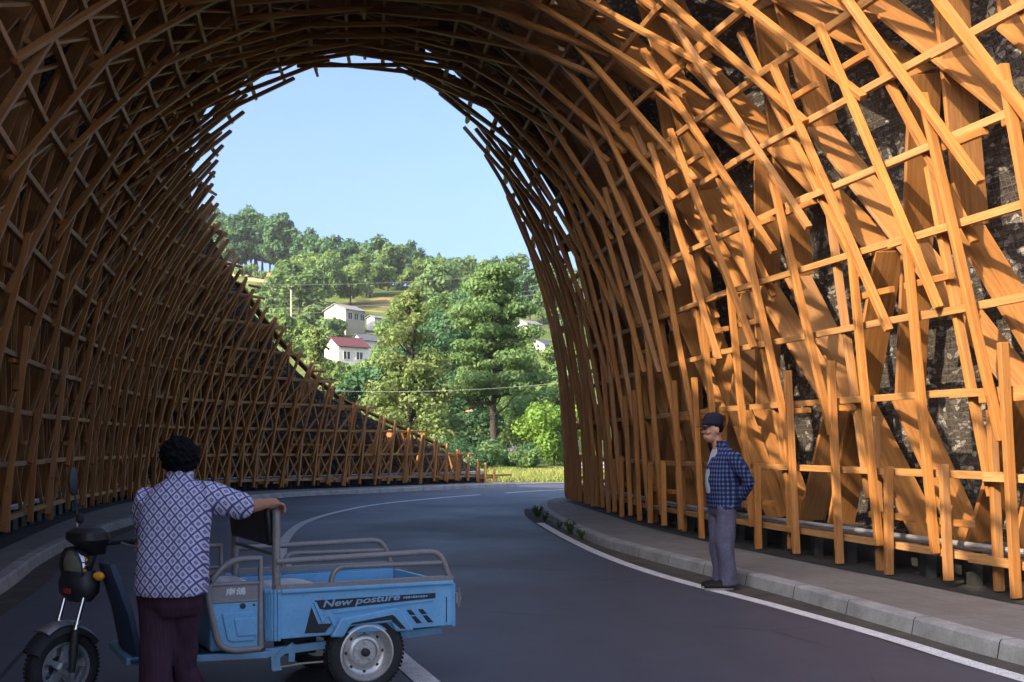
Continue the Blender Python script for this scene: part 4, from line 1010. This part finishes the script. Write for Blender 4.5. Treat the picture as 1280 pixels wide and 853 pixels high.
mb = MB(); mb.lathe((0, -.055, 0), (0, 1, 0), [(0, 0), (0, .06), (.022, .06), (.022, 0)], 24); mb.build('brake_drum', M['darksteel'], e, smooth=True)
for s in (-1, 1):
    mb = MB(); mb.tube([W3(-.02, s * .085, .415), W3(-.095, s * .085, .66)], .0135, 12); fk_ = mb.build('fork_leg', M['chrome'], trike, smooth=True)
    mb = MB(); mb.tube([W3(0, s * .085, .19), W3(-.008, s * .085, .30), W3(-.022, s * .085, .415)], [.017, .024, .022], 12); mb.tube([W3(0, s * .055, .205), W3(0, s * .10, .205)], .012, 8); mb.build('lower_tube', M['black'], fk_, smooth=True)
    mb = MB()
    for z in (.418, .440): mb.lathe(W3(-.022 - (z - .415) * .3, s * .085, z), wv(-.3, 0, 1), [(0, .019), (.012, .019), (.012, .012), (.016, .012)], 14)
    mb.build('fork_collar', M['chrome'], fk_, smooth=True)
mb = MB()   # mudguard: curved shell over the wheel
for sgn in (1,):
    rings = []
    for k in range(15):
        a = R(28 + 118 * k / 14); sec = []
        for (v, dr) in ((-.062, -.03), (-.058, 0), (-.035, .014), (0, .018), (.035, .014), (.058, 0), (.062, -.03), (.056, -.03), (.053, -.004), (.03, .008), (0, .012), (-.03, .008), (-.053, -.004), (-.056, -.03)):
            rr = .222 + dr; sec.append(W3(math.cos(a) * rr, v, .205 + math.sin(a) * rr))
        rings.append(sec)
    mb.loft(rings)
mg = mb.build('mudguard', M['black'], trike, smooth=True)
mb = MB(); rings = []
for k in range(8):
    a = R(58 + 48 * k / 7); f = math.sin(PI * min(1, (k + .6) / 7)) * .02
    rings.append([W3(math.cos(a) * (.222 + dr), v * (.5 + .6 * (7 - k) / 7 if k < 5 else .9), .205 + math.sin(a) * (.222 + dr)) for v, dr in ((-.07, .012), (-.04, .028), (0, .034), (.04, .028), (.07, .012), (.0, .018))])
mb.loft(rings); mb.build('chrome_trim', M['alloy'], mg, smooth=True)
# head: fairing, lamp, dash, handlebar
mb = MB(); mb.loft([ring(W3(-.10, 0, z), rx, ry, STE, 16) for z, rx, ry in ((.555, .05, .09), (.60, .085, .135), (.66, .09, .14), (.72, .07, .10))]); mb.build('lamp_housing', M['black'], trike, smooth=True)
mb = MB(); mb.box(W3(-.008, .03, .618), wv(.004, 0, 0), wv(0, .03, 0), wv(0, 0, .013)); mb.build('reflector', M['red'], trike, bevel=.003)
hx = wv(.96, .0, -.08).normalized(); hc = W3(-.085, 0, .745)
mb = MB(); mb.lathe(hc, hx, [(-.07, .02), (-.055, .062), (-.015, .096), (.028, .106), (.040, .103), (.034, .092), (.020, .089)], 32); hl = mb.build('headlight', M['black'], trike, smooth=True)
mb = MB(); mb.lathe(hc, hx, [(.016, 0), (.022, .089), (.034, .082), (.046, .05), (.050, 0)], 32); mb.build('lens', M['lens'], hl, smooth=True)
mb = MB(); mb.lathe(hc, hx, [(-.006, .1005), (.018, .110), (.034, .1085), (.028, .1045)], 32); mb.build('bezel', M['chrome'], hl, smooth=True)
ft = Matrix.Rotation(R(0), 3, 'Y')
mb = MB(); mb.loft([ring(W3(u, 0, z), rx, ry, STE, 16, None, 2.6) for u, z, rx, ry in ((-.19, .80, .055, .06), (-.17, .85, .075, .09), (-.155, .885, .10, .125), (-.15, .925, .095, .12), (-.155, .945, .06, .09))]); mb.build('dashboard', M['black'], trike, smooth=True)
mb = MB(); mb.tube([W3(-.30, -.34, .86), W3(-.26, -.20, .875), W3(-.21, -.08, .86), W3(-.21, .08, .86), W3(-.26, .20, .875), W3(-.30, .34, .86)], .0115, 10); mb.tube([W3(-.10, 0, .60), W3(-.20, 0, .86)], .028, 12); hb = mb.build('handlebar', M['black'], trike, smooth=True)
for s in (-1, 1):
    mb = MB(); mb.tube([W3(-.27, s * .225, .874), W3(-.305, s * .36, .859)], .017, 12); mb.build('grip', M['rubber'], hb, smooth=True)
    mb = MB(); mb.tube([W3(-.235, s * .19, .868), W3(-.225, s * .25, .862), W3(-.255, s * .35, .850)], [.008, .006, .005], 8); mb.build('brake_lever', M['alloy'], hb, smooth=True)
    e2 = empty('turn_signal', W3(-.13, s * .135, .695), STE); e2.parent = trike
    mb = MB(); mb.tube([(0, -s * .06, 0), (0, 0, 0)], .012, 8); mb.build('stalk', M['black'], e2, smooth=True)
    mb = MB(); mb.ell((.012, s * .018, 0), .026, .040, .026); mb.build('amber_lens', M['amber'], e2, smooth='all')
mb = MB(); mb.tube([W3(-.25, -.22, .88), W3(-.25, -.23, .95), W3(-.24, -.24, 1.03), W3(-.235, -.245, 1.12)], [.014, .011, .0065, .006], 8); mr = mb.build('mirror', M['black'], trike, smooth=True)
mb = MB(); mb.ell(W3(-.235, -.265, 1.195), .016, .030, .082, Matrix.Rotation(R(-52) - STE, 3, 'Z')); mb.build('mirror_head', M['black'], mr, smooth='all'); mb = MB(); mb.ell(W3(-.25, -.222, .985), .022, .022, .032); mb.build('rubber_boot', M['rubber'], mr, smooth='all')
mb = MB(); mb.tube([W3(-.243, -.232, .905), W3(-.243, -.232, .975)], .0075, 8); wsp = mb.build('marker_stick', M['white'], mr, smooth=True)
mb = MB(); mb.tube([W3(-.243, -.232, .928), W3(-.243, -.232, .940)], .0082, 8); mb.build('red_band', M['red'], wsp, smooth=True)
mb = MB(); mb.loft([[V((x + dx, y, z)) for x, y in ((0, -w_), (.03, -w_ * .7), (.04, 0), (.03, w_ * .7), (0, w_), (-.03, w_), (.0, 0), (-.03, -w_))] for dx, w_, z in ((1.21, .21, .265), (1.225, .23, .35), (1.255, .22, .50), (1.30, .18, .64), (1.335, .12, .76))]); mb.build('leg_shield', M['navy'], trike, smooth=True)
mb = MB(); mb.tube([(1.20, .235, .66), (1.17, .245, .52), (1.13, .245, .40), (1.10, .25, .28)], .009, 8); mb.build('guard_tube', M['chrome'], trike, smooth=True)
mb = MB(); mb.ell((1.30, .10, .66), .03, .03, .05); mb.build('blue_fairing', M['blue'], trike, smooth='all')
# load carried on the seat
TM4 = Matrix.Translation(TRO) @ Matrix.Rotation(TRZ, 4, 'Z')
def tl(x, y, z): return TM4 @ V((x, y, z))
def sack(name, c, ax, ay, h, label, cat, m, seed):
    mb = MB(); r = random.Random(seed); n = 18; rings = []
    for k in range(7):
        f = [0, .35, .8, 1, .95, .6, .15][k]; z = [0, .002, .012, .5, .8, .96, 1][k] * h; rg = []
        for j in range(n):
            a = 2 * PI * j / n; ca, sa = math.cos(a), math.sin(a); ex = .55; x = math.copysign(abs(ca) ** ex, ca) * ax * (.6 + .4 * f); y = math.copysign(abs(sa) ** ex, sa) * ay * (.6 + .4 * f)
            q = V((x, y, 0)); q = q * (1 + .07 * noise.noise(V((ca * 2, sa * 2, k * .6 + seed)))); rg.append(tl(c[0] + q.x, c[1] + q.y, c[2] + z + .014 * noise.noise(V((q.x * 9, q.y * 9, seed + k))) * (k > 2)))
        rings.append(rg)
    mb.loft(rings); o = mb.build(name, m, smooth='all'); o.modifiers.new('s', 'SUBSURF').render_levels = 1; return tag(o, label, cat)
sack('folded_sack', (.33, .0, .366), .20, .26, .235, 'crumpled silver sack lying at the front of the blue load bed', 'sack', M['paperbag'], 3)
sack('folded_cloth', (.20, .02, .366), .10, .30, .215, 'dark folded cloth tucked against the silver sack', 'cloth', M['vinyl'], 5)
sack('seat_cover', (.73, .16, .618), .11, .16, .038, 'crumpled grey plastic bag on the tricycle seat', 'bag', M['paperbag'], 8)
# ------------------------------------------------------------------ people
def folds(sx, amp, seed):
    return lambda c: amp * noise.noise(V((c.x * sx + seed, c.y * sx, c.z * sx * .55))) + amp * .5 * noise.noise(V((c.x * sx * 2.3, c.y * sx * 2.3 + seed, c.z * sx * 1.3)))
def finger(mb, P, r):
    mb.tube(P, [r, r * .98, r * .9, r * .72][:len(P)], 8)
    for p, k in zip(P, (1.08, 1.06, .95, .74)): mb.ell(p, r * k, r * k, r * k, None, 8, 6)
# --- woman beside the tricycle, seen from behind, right hand on the headboard
WO = (-1.73, 5.78, 0.006)
wm = empty('person', WO); tag(wm, 'person with short black hair in a patterned blouse gripping the tricycle frame', 'person')
mb = MB()
mb.ell((-1.695, 5.835, 1.352), .074, .088, .100); mb.ell((-1.685, 5.875, 1.290), .050, .052, .052); mb.ell((-1.678, 5.925, 1.335), .012, .022, .018); mb.ell((-1.68, 5.915, 1.300), .022, .012, .008)
mb.ell((-1.621, 5.838, 1.335), .010, .020, .028); mb.ell((-1.769, 5.838, 1.335), .010, .020, .028)
mb.tube([(-1.705, 5.785, 1.15), (-1.70, 5.80, 1.22), (-1.695, 5.82, 1.31)], [.062, .050, .052], 16)
mb.loft([ring((-1.72, 5.785, z), rx, ry, 0, 20) for z, rx, ry in ((.60, .14, .10), (.75, .145, .105), (.90, .13, .09), (1.05, .13, .075), (1.13, .11, .06), (1.18, .07, .05))])
mb.tube([(-1.575, 5.80, 1.15), (-1.46, 5.93, 1.11), (-1.385, 6.02, 1.082), (-1.345, 6.085, 1.088), (-1.322, 6.122, 1.092)], [.052, .045, .040, .033, .026], 14)
mb.tube([(-1.855, 5.80, 1.15), (-1.895, 5.90, .985), (-1.93, 6.02, .91), (-1.975, 6.12, .888)], [.052, .044, .036, .026], 14)
for x, kx, ax, ky, ay in ((-1.80, -1.805, -1.815, 5.785, 5.75), (-1.67, -1.698, -1.665, 5.88, 5.98)):
    mb.tube([(x, 5.77, .66), (kx, ky, .38), (ax, ay, .08)], [.06, .048, .036], 12); mb.ell((ax, ay + .06, .04), .04, .10, .035)
# right hand over the frame corner
d = V((.53, .83, -.05)).normalized(); p = V((.83, -.53, 0)).normalized(); W0 = V((-1.322, 6.122, 1.092)); K = W0 + d * .075
mb.loft([ring(W0 + d * .0, .027, .019, math.atan2(p.y, p.x), 14, None), ring(W0 + d * .035 + V((0, 0, .004)), .036, .018, math.atan2(p.y, p.x), 14)]) if False else None
mb.tube([W0 - d * .01, W0 + d * .03 + V((0, 0, .002)), K], [.026, .031, .028], 14); mb.ell(W0 + d * .05 + p * .014, .026, .026, .017); mb.ell(W0 + d * .05 - p * .014, .026, .026, .017)
for i in range(4):
    b = K + p * (i - 1.5) * .0205 + d * (.004 if i in (1, 2) else -.004); ln = (.94, 1.06, 1.0, .82)[3 - i]
    finger(mb, [b, b + d * .030 * ln + V((0, 0, -.004)), b + d * .044 * ln + V((0, 0, -.030 * ln)), b + d * .036 * ln + V((0, 0, -.052 * ln))], .0092)
b = W0 + d * .022 - p * .030; finger(mb, [b, b - p * .012 + d * .024 + V((0, 0, -.014)), b - p * .010 + d * .046 + V((0, 0, -.026)), b - p * .006 + d * .060 + V((0, 0, -.034))], .0102)
# left hand on the far grip side
g0 = V((-1.975, 6.12, .888)); gd = V((-.5, .82, -.25)).normalized(); gp = V((.82, .5, 0)).normalized(); mb.ell(g0 + gd * .04, .034, .040, .022)
for i in range(4):
    b = g0 + gd * .07 + gp * (i - 1.5) * .0195; finger(mb, [b, b + gd * .026, b + gd * .034 + V((0, 0, -.026)), b + gd * .018 + V((0, 0, -.040))], .0090)
b = g0 + gd * .02 + gp * .032; finger(mb, [b, b + gp * .012 + gd * .022 + V((0, 0, -.010)), b + gd * .044 + gp * .006 + V((0, 0, -.02))], .0098)
fused(mb, 'body', M['skin_w'], wm, .0055, 3, WO, .4)
mb = MB(); C = (-1.715, 5.77)
mb.loft([ring((C[0] + dx, C[1] + dy, z), rx, ry, 0, 28, None, 2.3) for z, rx, ry, dx, dy in ((.650, .178, .145, -.005, -.01), (.70, .184, .148, -.005, -.01), (.80, .182, .138, 0, -.005), (.92, .178, .125, .0, 0), (1.03, .180, .118, .003, .01), (1.11, .178, .108, .006, .02), (1.165, .160, .092, .012, .025), (1.205, .112, .075, .016, .03), (1.232, .068, .062, .018, .035))])
mb.tube([(-1.60, 5.795, 1.145), (-1.54, 5.85, 1.135), (-1.475, 5.925, 1.105), (-1.420, 5.985, 1.082), (-1.398, 6.012, 1.078)], [.085, .080, .074, .070, .050], 18)
mb.tube([(-1.83, 5.79, 1.145), (-1.872, 5.85, 1.06), (-1.892, 5.91, .965), (-1.915, 5.98, .925)], [.082, .076, .070, .052], 18)
bl = fused(mb, 'blouse', M['blouse'], wm, .0085, 4, WO, .5, folds(7, .010, 3))
mb = MB(); mb.loft([ring((-1.697, 5.808 + dy, z), r, r * .95, 0, 22) for z, r, dy in ((1.200, .070, 0), (1.240, .068, .004), (1.276, .068, .010), (1.272, .058, .012), (1.225, .056, .006))], False); co = mb.build('collar', M['blouse'], wm, smooth='all', org=WO)
mb = MB()
mb.loft([ring((x, y, z), rx, ry, 0, 24) for z, rx, ry, x, y in ((.80, .15, .11, -1.725, 5.77), (.70, .168, .125, -1.73, 5.77), (.60, .165, .12, -1.73, 5.775), (.54, .13, .09, -1.73, 5.78))])
mb.tube([(-1.80, 5.77, .68), (-1.802, 5.785, .45), (-1.805, 5.775, .25), (-1.815, 5.745, .07)], [.102, .090, .082, .080], 20); mb.tube([(-1.665, 5.785, .68), (-1.690, 5.86, .45), (-1.705, 5.92, .25), (-1.665, 5.985, .07)], [.100, .080, .070, .070], 20)
fused(mb, 'trousers', M['trousers_w'], wm, .009, 3, WO, .5, folds(8, .012, 9))
for ax, ay in ((-1.815, 5.75), (-1.665, 5.98)):
    mb = MB(); mb.loft([ring((ax, ay + .05 + dy, z), rx, ry, 0, 18, None, 2.4) for z, rx, ry, dy in ((.006, .044, .118, 0), (.03, .047, .120, 0), (.05, .044, .112, -.004), (.075, .034, .07, -.03), (.085, .025, .045, -.04))]); mb.build('shoe', M['shoe'], wm, smooth='all', org=WO)
rh = random.Random(12); mb = MB(); mb.ell((-1.697, 5.812, 1.352), .093, .097, .096)
for k in range(330):   # short curls over the skull
    a = rh.uniform(0, 2 * PI); u = rh.uniform(-.85, 1); q = V((math.sqrt(1 - u * u) * math.cos(a), math.sqrt(1 - u * u) * math.sin(a), u))
    if q.y > .35 and q.z < .35: continue
    c = V((-1.697, 5.812, 1.352)) + V((q.x * .091, q.y * .095, q.z * .094)); r = rh.uniform(.008, .016); mb.ell(c, r, r, r * .8, None, 8, 5)
fused(mb, 'hair', M['hair'], wm, .0055, 1, WO, .4, lambda c: .004 * noise.noise(c * 60))
# --- man standing at the kerb in profile, hands behind his back
MO = V((2.07, 11.1, .01)); ya = R(12); FV = V((-math.cos(ya), -math.sin(ya), 0)); LV = V((math.sin(ya), -math.cos(ya), 0)); MR = Matrix.Rotation(PI + ya, 3, 'Z'); MA = PI + ya
mn = empty('person', MO); tag(mn, 'person in dark cap and blue plaid shirt standing at the kerb with hands clasped behind', 'person')
def mw(f, s, z): return MO + FV * f + LV * s + V((0, 0, z))
def mring(f, s, z, rf, rs, pw=2.2, n=24): return ring(mw(f, s, z), rf, rs, MA, n, None, pw)
mb = MB()
mb.ell(mw(.118, 0, 1.555), .096, .073, .108, MR); mb.ell(mw(.142, 0, 1.482), .062, .056, .060, MR); mb.ell(mw(.160, 0, 1.455), .030, .026, .024, MR)
mb.loft([[mw(.200, -.008, 1.575), mw(.200, .008, 1.575), mw(.205, 0, 1.572)], [mw(.205, -.016, 1.528), mw(.205, .016, 1.528), mw(.236, 0, 1.526)], [mw(.20, -.014, 1.515), mw(.20, .014, 1.515), mw(.215, 0, 1.514)]]); mb.ell(mw(.226, 0, 1.528), .013, .014, .011, MR)
mb.ell(mw(.206, 0, 1.492), .010, .022, .007, MR); mb.ell(mw(.205, 0, 1.478), .010, .020, .008, MR); mb.ell(mw(.198, 0, 1.588), .018, .05, .012, MR)
for s in (-1, 1): mb.ell(mw(.100, s * .076, 1.545), .020, .009, .032, MR); mb.ell(mw(.182, s * .042, 1.525), .022, .02, .02, MR)
mb.tube([mw(.035, 0, 1.34), mw(.07, 0, 1.41), mw(.095, 0, 1.49)], [.068, .056, .056], 16)
mb.loft([mring(f, 0, z, rf, rs) for f, z, rf, rs in ((.03, .86, .10, .15), (.03, 1.0, .105, .15), (.03, 1.15, .11, .16), (.01, 1.28, .10, .17), (.015, 1.35, .075, .12), (.03, 1.39, .06, .07))])
for s in (-1, 1):
    mb.tube([mw(.04, s * .08, .90), mw(.035, s * .08, .50), mw(-.01, s * .08, .08)], [.085, .058, .04], 14); mb.ell(mw(.07, s * .08, .045), .11, .042, .036, MR)
    e0, w0 = mw(-.155, s * .235, 1.04), mw(-.135, s * .085, .865)
    mb.tube([mw(-.01, s * .175, 1.31), mw(-.08, s * .215, 1.18), e0, (e0 + w0) / 2, w0], [.055, .048, .040, .036, .027], 14)
    hd = (mw(-.19, s * .0 - .01 * s, .825) - w0).normalized(); hp = V((0, 0, 1)).cross(hd).normalized() * s; hu = hd.cross(hp).normalized(); c0 = w0 + hd * .045
    mb.tube([w0, c0, w0 + hd * .085], [.025, .033, .030], 14)
    for i in range(4):
        b = w0 + hd * .085 + hu * (i - 1.5) * .0195; ln = (.9, 1.05, 1.0, .8)[i]
        finger(mb, [b, b + hd * .032 * ln - hp * .004, b + hd * .050 * ln - hp * .020, b + hd * .054 * ln - hp * .040], .0092)
    b = w0 + hd * .03 + hu * .030; finger(mb, [b, b + hd * .024 + hu * .014, b + hd * .050 + hu * .014, b + hd * .066 + hu * .010], .0102)
fused(mb, 'body', M['skin_m'], mn, .006, 2, MO, .4)
for s in (-1, 1):
    mb = MB(); mb.ell(mw(.196, s * .031, 1.556), .008, .011, .007, MR); mb.build('eye', M['hair'], mn, smooth='all', org=MO)
mb = MB(); mb.loft([mring(f, 0, z, rf, rs, 2.2) for f, z, rf, rs in ((.055, .93, .125, .10), (.062, 1.02, .132, .10), (.062, 1.12, .130, .10), (.05, 1.22, .122, .10), (.03, 1.32, .10, .10), (.035, 1.375, .07, .08))]); fused(mb, 'tshirt', M['tshirt'], mn, .010, 3, MO, .5, folds(9, .008, 5))
mb = MB(); mb.loft([mring(f, 0, z, rf, rs, 2.3) for f, z, rf, rs in ((-.005, .775, .155, .190), (.0, .84, .162, .193), (.008, .95, .165, .190), (.018, 1.08, .162, .190), (.02, 1.20, .150, .192), (.01, 1.29, .125, .192), (.012, 1.34, .095, .165), (.025, 1.385, .072, .095), (.04, 1.415, .066, .07))])
for s in (-1, 1):
    e0, w0 = mw(-.155, s * .235, 1.04), mw(-.135, s * .085, .865)
    mb.tube([mw(.0, s * .165, 1.305), mw(-.08, s * .215, 1.18), e0, e0.lerp(w0, .5), e0.lerp(w0, .93)], [.078, .070, .060, .054, .046], 18)
jk = fused(mb, 'plaid_shirt', M['plaid'], mn, .010, 3, MO, .5, folds(8, .013, 2))
mb = MB(); mb.loft([mring(f, 0, z, r, r * 1.02, 2.0) for f, z, r in ((.035, 1.38, .078), (.045, 1.425, .074), (.05, 1.445, .072), (.05, 1.425, .064), (.04, 1.38, .066))], False); mb.build('collar', M['plaid'], mn, smooth='all', org=MO)
mb = MB(); mb.loft([mring(f, 0, z, rf, rs) for f, z, rf, rs in ((.025, .99, .112, .145), (.02, .88, .120, .155), (.02, .78, .128, .160), (.03, .72, .10, .13))])
for s in (-1, 1): mb.tube([mw(.018, s * .082, .82), mw(.025, s * .085, .62), mw(.022, s * .085, .40), mw(.0, s * .083, .20), mw(-.008, s * .082, .045)], [.108, .096, .088, .084, .088], 20)
fused(mb, 'trousers', M['trousers_m'], mn, .009, 2, MO, .5, folds(9, .015, 6))
for s in (-1, 1):
    sf = .035 if s > 0 else 0
    def sr(f, z, rf, rs): return mring(f + sf, s * .085, z, rf, rs, 2.4, 20)
    mb = MB(); mb.loft([sr(.055, .022, .150, .048), sr(.055, .045, .148, .047), sr(.045, .065, .132, .044), sr(.0, .085, .08, .040), sr(-.02, .105, .055, .036)]); sh = mb.build('shoe', M['shoe'], mn, smooth='all', org=MO)
    mb = MB(); mb.loft([sr(.055, 0, .150, .048), sr(.055, .022, .154, .051)]); mb.build('sole', M['sole'], sh, org=MO)
mb = MB(); cf = Matrix.Rotation(0, 3, 'X')
mb.loft([ring(mw(f, 0, z), rf, rs, MA, 28) for f, z, rf, rs in ((.118, 1.590, .102, .079), (.116, 1.62, .105, .082), (.112, 1.655, .102, .080), (.108, 1.69, .088, .070), (.106, 1.712, .060, .048), (.106, 1.722, .015, .012))])
cap = mb.build('cap', M['cap'], mn, smooth='all', org=MO)
mb = MB()
def bp(k, dz):
    a = -PI / 2 + PI * k / 14; f = .165 + .125 * math.cos(a); s = .078 * math.sin(a); return mw(f, s, 1.602 - .020 * (math.cos(a)) + dz - .010 * abs(math.sin(a)))
P0 = [bp(k, 0) for k in range(15)]; P1 = [bp(k, -.006) for k in range(15)]
n = 15; mb.add(P0 + P1, [tuple(range(n)), tuple(range(2 * n - 1, n - 1, -1))] + [(i, n + i, n + (i + 1) % n, (i + 1) % n) for i in range(n)]); mb.build('brim', M['cap'], cap, org=MO)
mb = MB(); mb.loft([ring(mw(.088, 0, z), rf, rs, MA, 22) for z, rf, rs in ((1.525, .058, .071), (1.56, .078, .076), (1.595, .086, .078))]); mb.build('hair', M['hair'], mn, smooth='all', org=MO)

# ------------------------------------------------------------------ air
mh = bpy.data.materials.new('air'); mh.use_nodes = True; hn = mh.node_tree; hn.nodes.remove(hn.nodes['Principled BSDF'])
pv = hn.nodes.new('ShaderNodeVolumePrincipled'); pv.inputs['Color'].default_value = (.86, .92, 1, 1); pv.inputs['Density'].default_value = .00015; pv.inputs['Anisotropy'].default_value = .1
hn.links.new(pv.outputs[0], hn.nodes['Material Output'].inputs['Volume'])
mb = MB(); mb.box((0, 0, 45), (2600, 0, 0), (0, 2600, 0), (0, 0, 48)); hz = mb.build('haze', mh); tag(hz, 'thin pale haze in the air', 'haze', kind='stuff')
